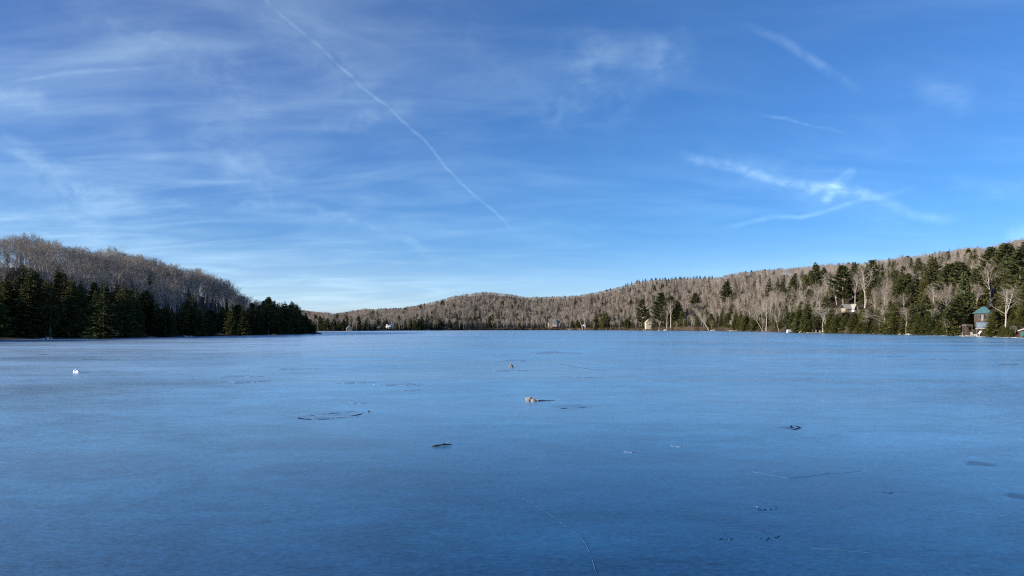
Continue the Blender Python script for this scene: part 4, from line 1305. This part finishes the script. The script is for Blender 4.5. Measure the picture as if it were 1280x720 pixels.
def lshore(u, v):
    Y = HC * F / (v - V0)
    return Vector((Y * (u - U0) / F, Y, 0))
LR = [(52, 424.2, .55), (57, 424.3, .8), (61, 424.2, .6), (65, 424.1, .4), (184, 422.3, .5), (188, 422.2, .7), (192, 422.0, .5), (338, 419.6, .8), (343, 419.4, .9), (366, 418.9, .7), (393, 418.0, .9), (399, 417.8, .7), (232, 421.6, 1.4), (238, 421.4, 1.1)]
for i, (u, v, r) in enumerate(LR):
    wh = 'in the pale cluster at the far left edge' if i < 4 else 'in the small pale row left of the olive hemlock' if i < 7 else 'on the wooded point' if i < 10 else 'off the tip of the wooded point' if i < 12 else 'in the broad grey pair midway'
    r *= 0.6
    stone(lshore(u, v), (r, r * .8, r * .7), 'shore rock ' + wh + ', left shore', 'pale_rock' if i < 10 else 'rock', 60 + i, flat=0.1, group='rocks along the left shore ' + wh)
def log(c, L, r, rz, tilt, label, mat='pale_bark'):
    o = MB().tube([(-L / 2, 0, r), (-L / 6, 0.06 * L, r + L / 3 * tilt), (L / 5, 0.02 * L, r + L * .7 * tilt), (L / 2, 0, r + L * tilt)], [r, r * .85, r * .7, r * .35], 7)
    o.tube([(0, 0.03 * L, r + L * .5 * tilt), (0.1 * L, 0.03 * L, r + L * .5 * tilt + .2 * L)], [r * .4, r * .15], 5)
    o = o.build('driftwood', M[mat], None, c, rz, True, label, 'driftwood')
log(lshore(57, 424.5), 3.2, 0.14, 0.2, 0.12, 'pale driftwood branch at the foot of the shaded left shore')
log(lshore(58, 424.4), 2.4, 0.10, -0.5, 0.25, 'short pale driftwood branch crossing the longer one, left shore')
log(lshore(189, 422.3), 2.2, 0.11, 0.1, 0.08, 'pale driftwood stick along the middle of the left shore')
log(lshore(341, 419.5), 4.0, 0.13, 0.1, 0.05, 'pale fallen log below the wooded point')
log(shore(1004, 1.5, 0), 5.6, 0.2, 0.2, 0.62, 'sunlit fallen trunk leaning up right of the covered boat')
c = lshore(396.5, 418.1)
t = thing('dock', 'dark low dock off the tip of the wooded point', 'dock', c)
MB().box((0, 0, 0.3), (4.0, 1.6, 0.16)).build('deck', M['brown_board'], t)
for x in (-1.8, 1.8):
    MB().box((x, 0, 0.15), (0.2, 1.2, 0.4)).build('post', M['dark_bark'], t)

def brush_model(seed):
    rng = random.Random(seed); mb = MB()
    for i in range(46):
        a, r = rng.random() * 6.28, rng.random() ** .5 * 1.1
        p = Vector((r * math.cos(a), r * math.sin(a), -0.1))
        d = Vector((math.cos(a) * .35 + rng.gauss(0, .2), math.sin(a) * .35 + rng.gauss(0, .2), 1)).normalized()
        L = 1.2 + rng.random() * 1.1
        q = p + d * L * .5; e = q + (d + Vector((rng.gauss(0, .2), rng.gauss(0, .2), 0))).normalized() * L * .5
        mb.tube([p, q, e], [0.035, 0.026, 0.012], 3, False)
        for j in range(5):
            s = p.lerp(e, 0.3 + 0.65 * rng.random())
            mb.tube([s, s + (d + Vector((rng.gauss(0, .7), rng.gauss(0, .7), .2))).normalized() * (.3 + .4 * rng.random())], [0.022, 0.009], 3, False)
    return mb.mesh('bare_shrub', M['brush'])
BR = [brush_model(s) for s in (1, 2, 3)]
rb = random.Random(5)
def brush(u, out, s, label, group):
    Y = float(interp(u, FAR_SHORE)) + out
    o = link('bare_shrub', rb.choice(BR), None, px(u, Y), rb.random() * 6.28, label, 'shrub', group)
    o.scale = (s * 1.4, s * 1.4, s)
u = 816.0
while u < 884:
    brush(u, rb.uniform(1, 4), rb.uniform(.9, 1.5), 'brown leafless shrub on the low bank right of the cream house', 'brown shrubs on the bank right of the cream house')
    brush(u + .7, rb.uniform(5, 10), rb.uniform(1.0, 1.7), 'brown leafless shrub on the low bank right of the cream house', 'brown shrubs on the bank right of the cream house')
    u += rb.uniform(1.3, 2.1)
for u in np.arange(784, 805, 1.7):
    brush(float(u), rb.uniform(1, 6), rb.uniform(.7, 1.2), 'brown leafless shrub under the pines left of the cream house', 'brown shrubs under the pines')
for u in np.arange(903, 915, 1.2):
    brush(float(u), rb.uniform(1, 6), rb.uniform(1.0, 1.6), 'rusty leafless shrub behind the small white dock', 'rusty shrubs by the small white dock')
for u in np.arange(600, 784, 2.2):
    brush(float(u), rb.uniform(1, 6), rb.uniform(.8, 1.5), 'low brown shrub along the far shore between lodge and pines', 'low shrubs along the far shore')

for u in np.arange(986, 1282, 3.1):
    u = float(u) + rb.uniform(-1, 1)
    if not any(a_ < u < b_ for a_, b_ in ((980, 1001), (1008, 1036), (1077, 1096), (1100, 1300))): brush(u, rb.uniform(0.4, 2.0), rb.uniform(.5, 1.0), 'low brown shrub at the foot of the right shore conifers', 'low shrubs along the right shore')
# ------------------------------------------------------------------ leaning birches
def leaning(u, vb, lean_px, v_top, label, seed, girth=0.017, mat=('pale_bark', 'pale_twig'), out=None):
    Y = float(interp(u, FAR_SHORE)) + 2.5 if out is None else out
    c = px(u, Y); h = HC + Y * (V0 - v_top) / F - c.z
    tr, cr = bare_tree(seed, h, start=(0.45, .25, .2, .15), kids=(9, 6, 4, 3), girth=girth, ang=(35, 40, 42, 45), lean=0.0)
    sh = lean_px * Y / F / h
    for q in (tr, cr): q.v = [(x + sh * z, y, z) for x, y, z in q.v]
    t = thing('birch_tree', label, 'bare tree', c)
    tr.build('trunk', M[mat[0]], t); cr.build('crown', M[mat[1]], t)
leaning(886, 409, -20, 381, 'white birch leaning left over the bend of the shore', 41, 0.02)
leaning(728.5, 409, -5, 393, 'white birch trunk leaning left behind the white hut', 42, 0.024)
leaning(731.5, 409, -3, 388, 'taller white birch trunk leaning behind the white hut', 43, 0.022)
leaning(953, 413, -15, 388, 'pale tree leaning left at the end of the long dock', 44, 0.018)
leaning(957.5, 413, 1, 372, 'straight pale trunk rising from the long dock', 45, 0.018)
leaning(974, 414, -7, 392, 'pale leaning trunk just right of the long dock', 46, 0.016)
leaning(1028, 415, 3, 382, 'pale crooked tree in front of the hemlocks by the weathered pier', 47, 0.016)
leaning(1040, 416, 4, 386, 'smaller pale crooked tree right of the weathered pier', 48, 0.014)
leaning(838.5, 411, -2, 370, 'thick pale trunk right of the cream house', 49, 0.02, ('bark', 'twig'))
leaning(833.5, 411, 1, 374, 'slim pale trunk right of the cream house', 50, 0.016, ('bark', 'twig'))
leaning(1164, 418, 1, 383, 'pale bare tree in front of the dark hemlocks near the rowboat', 51, 0.014)
leaning(915.5, 412, -3, 400, 'short pale sapling at the small white dock', 52, 0.02)

# ------------------------------------------------------------------ marks on the ice
def ribbon(pts, wd, name, label, mat='crack', z=0.002, h=0.004, seed=1, cat='ice crack', gaps=0.08):
    """a refrozen crack: a low ridge of ice with a triangular section"""
    rng = random.Random(seed); P = []
    for a, b_ in zip(pts, pts[1:]):
        A, B_ = on_ice(*a), on_ice(*b_)
        n = max(2, int((B_ - A).length / 0.25))
        for i in range(n):
            P.append(A.lerp(B_, i / n) + Vector((rng.gauss(0, .008), rng.gauss(0, .02), 0)))
    vs, fs = [], []
    for i, p in enumerate(P):
        d = P[min(i + 1, len(P) - 1)] - P[max(i - 1, 0)]
        s = Vector((-d.y, d.x, 0)).normalized() * wd * rng.uniform(.35, 1.0) * (0.3 if i in (0, len(P) - 1) else 1)
        s *= 1.1 if mat == 'dark_crack' else 0.6
        vs += [p + s + Vector((0, 0, z)), p + Vector((0, 0, z + h)), p - s + Vector((0, 0, z))]
    for i in range(len(P) - 1):
        a = i * 3
        if gaps and rng.random() < gaps: continue
        fs += [(a, a + 3, a + 4, a + 1), (a + 1, a + 4, a + 5, a + 2)]
    o = MB().add(vs, fs).build(name, M[mat], None, None, 0, False, label, cat, 'dark streaks in the far ice' if 'dark streak in' in label else None)
ribbon([(632, 592), (640, 604), (655, 622), (700, 652), (728, 672), (741, 700), (750, 730)], 0.010, 'ice_crack', 'long thin pale crack running toward the viewer near the middle of the ice', seed=3)
ribbon([(940, 590), (985, 598), (1040, 592), (1090, 588)], 0.004, 'ice_crack', 'faint pale crack crossing the ice at the right', seed=4)
ribbon([(1015, 685), (1060, 688), (1110, 695)], 0.010, 'ice_crack', 'short pale crack in the right foreground ice', seed=5)
ribbon([(1120, 636), (1200, 640), (1290, 648)], 0.008, 'ice_crack', 'thin pale crack running to the lower right edge', seed=8)
ribbon([(700, 455), (740, 462), (765, 464)], 0.05, 'ice_crack', 'dark hairline crack beyond the stones on the ice', 'dark_crack', seed=6)
def plate(u, v, rx, ry, label, seed, mat='plate', h=0.02, n=40, name='ice_plate'):
    """a thin overlapping sheet of refrozen ice with a broken edge"""
    rng = random.Random(seed); c = on_ice(u, v); k = c.y / F; ky = c.y * c.y / (HC * F)
    ph = [rng.uniform(0, 6.28) for _ in range(4)]; poly = []; n = 72
    for i in range(n):
        a = 2 * math.pi * i / n
        r = 1 + .28 * math.sin(3 * a + ph[0]) + .20 * math.sin(7 * a + ph[1]) + .12 * math.sin(13 * a + ph[2]) + rng.gauss(0, .05)
        poly.append((rx * k * r * math.cos(a), ry * ky * r * math.sin(a)))
    MB().slab(poly, 0.002, h * 0.45).build(name, M[mat], None, c, 0, False, label, 'ice plate')
ribbon([(372, 522), (380, 524.2), (398, 524.8), (412, 523.6), (418, 522.0), (430, 521.6), (446, 519), (456, 516)], 0.07, 'ice_crack', 'dark front edge of the cracked oval ring left of the stick', 'dark_crack', 0.002, 0.003, 21, gaps=0.25)
ribbon([(380, 520.5), (396, 518.5), (412, 517.2), (424, 515.8), (440, 514.5), (452, 514.8)], 0.06, 'ice_crack', 'fainter back edge of the cracked oval ring left of the stick', 'dark_crack', 0.002, 0.003, 22, gaps=0.5)
plate(412, 520.3, 26, 2.6, 'pale ice inside the cracked oval ring left of the stick', 3, 'plate', 0.012)
plate(442, 478.5, 18, 1.1, 'pale sliver of plate ice beyond the cracked oval', 4)
plate(500, 480.8, 22, 1.1, 'long pale plate ice right of the first sliver', 5)
plate(512, 488, 12, 0.8, 'faint narrow plate ice below the long pale one', 6)
plate(445, 504, 9, 0.7, 'small pale plate just above the cracked oval', 7)
plate(845, 558, 5.5, 1.3, 'small pale patch on the ice right of centre', 8)
plate(785, 565, 5, 1.0, 'faint small pale patch left of its brighter twin', 9)
plate(640, 451, 20, 0.9, 'faint pale streak behind the lone brownish stone', 10)
plate(638, 463.5, 26, 0.7, 'pale streak in front of the lone brownish stone', 11)
plate(690, 441, 26, 1.4, 'wide pale patch far out on the ice', 12)
plate(300, 470.5, 22, 0.9, 'pale sliver at the left middle of the ice', 13)
plate(370, 461.5, 25, 0.7, 'thin pale sliver far out left of centre', 14)
plate(310, 477, 18, 1.6, 'broad pale patch left of centre', 15)
plate(956, 669, 11, 5, 'rough pale hump in the right foreground ice', 16, 'ice', 0.022)
plate(903, 672, 8, 2.5, 'small rough hump left of the larger foreground hump', 17, 'ice', 0.02)
plate(957, 635, 11, 2.0, 'rough dark-edged fragment in the right middle ice', 18, 'ice', 0.022)
ribbon([(975, 536.5), (984, 537.5), (994, 537), (1000, 534.5), (996, 532.5), (988, 532), (990, 534.5), (980, 534.8)], 0.05, 'ice_crack', 'small dark ring-shaped crack right of centre', 'dark_crack', 0.002, 0.003, 23, gaps=0.2)
ribbon([(700, 511), (716, 509.8), (732, 509), (745, 508.6)], 0.10, 'ice_crack', 'ragged dark crack right of the stone pair', 'dark_crack', 0.002, 0.003, 24, gaps=0.45)
ribbon([(1104, 616), (1112, 616.5), (1118, 614.5)], 0.02, 'ice_crack', 'tiny dark nick in the ice near the right foreground', 'dark_crack', 0.002, 0.003, 25)
ribbon([(948, 638), (956, 637), (966, 633)], 0.025, 'ice_crack', 'short dark nick above the rough foreground hump', 'dark_crack', 0.002, 0.003, 26)
ribbon([(100, 449), (135, 450), (155, 449.5)], 0.20, 'ice_crack', 'dark line in the far ice right of the snow lump', 'dark_crack', 0.002, 0.003, 27)
ribbon([(20, 443), (44, 442.5), (60, 443.5)], 0.20, 'ice_crack', 'dark line in the far ice near the left edge', 'dark_crack', 0.002, 0.003, 28)
ribbon([(100, 465.5), (130, 465), (150, 464.6)], 0.12, 'ice_crack', 'dark line running right from the snow lump', 'dark_crack', 0.002, 0.003, 29)
ribbon([(700, 471), (730, 472), (766, 473)], 0.10, 'ice_crack', 'thin dark line in the ice behind the stone pair', 'dark_crack', 0.002, 0.003, 30, gaps=.4)
for q, (u, v, L) in enumerate([(1010, 433, 50), (1060, 437, 60), (1130, 431, 70), (1200, 436, 40), (1230, 442, 36), (1090, 445, 44), (1160, 449, 30), (1245, 455, 30), (940, 428, 60), (870, 430, 36)]):
    ribbon([(u, v), (u + L * .5, v + .7), (u + L, v + .2)], 0.25, 'ice_crack', 'dark streak in the smooth far ice off the right shore', 'dark_crack', 0.002, 0.003, 40 + q, gaps=.3)

# white rim of shore ice along the right bank
vs, fs = [], []
uu = np.arange(1120, 1420, 3.0)
rr = random.Random(9)
for u in uu:
    Y = float(interp(u, FAR_SHORE))
    wd = 1.2 + 1.6 * rr.random()
    hh = 0.05 + 0.10 * rr.random()
    for out, zz_ in ((-0.6, 0.12), (0.3, hh + 0.04), (wd * .6, hh), (wd, 0.004)):
        y = Y - out
        vs.append((y * (u - U0) / F, y, zz_))
for i in range(len(uu) - 1):
    for j in range(3):
        fs.append((4 * i + j, 4 * i + j + 1, 4 * i + j + 5, 4 * i + j + 4))
MB().add(vs, fs).build('shore_ice', M['shore_ice'], label='white rim of rough shore ice along the right bank', kind='structure')
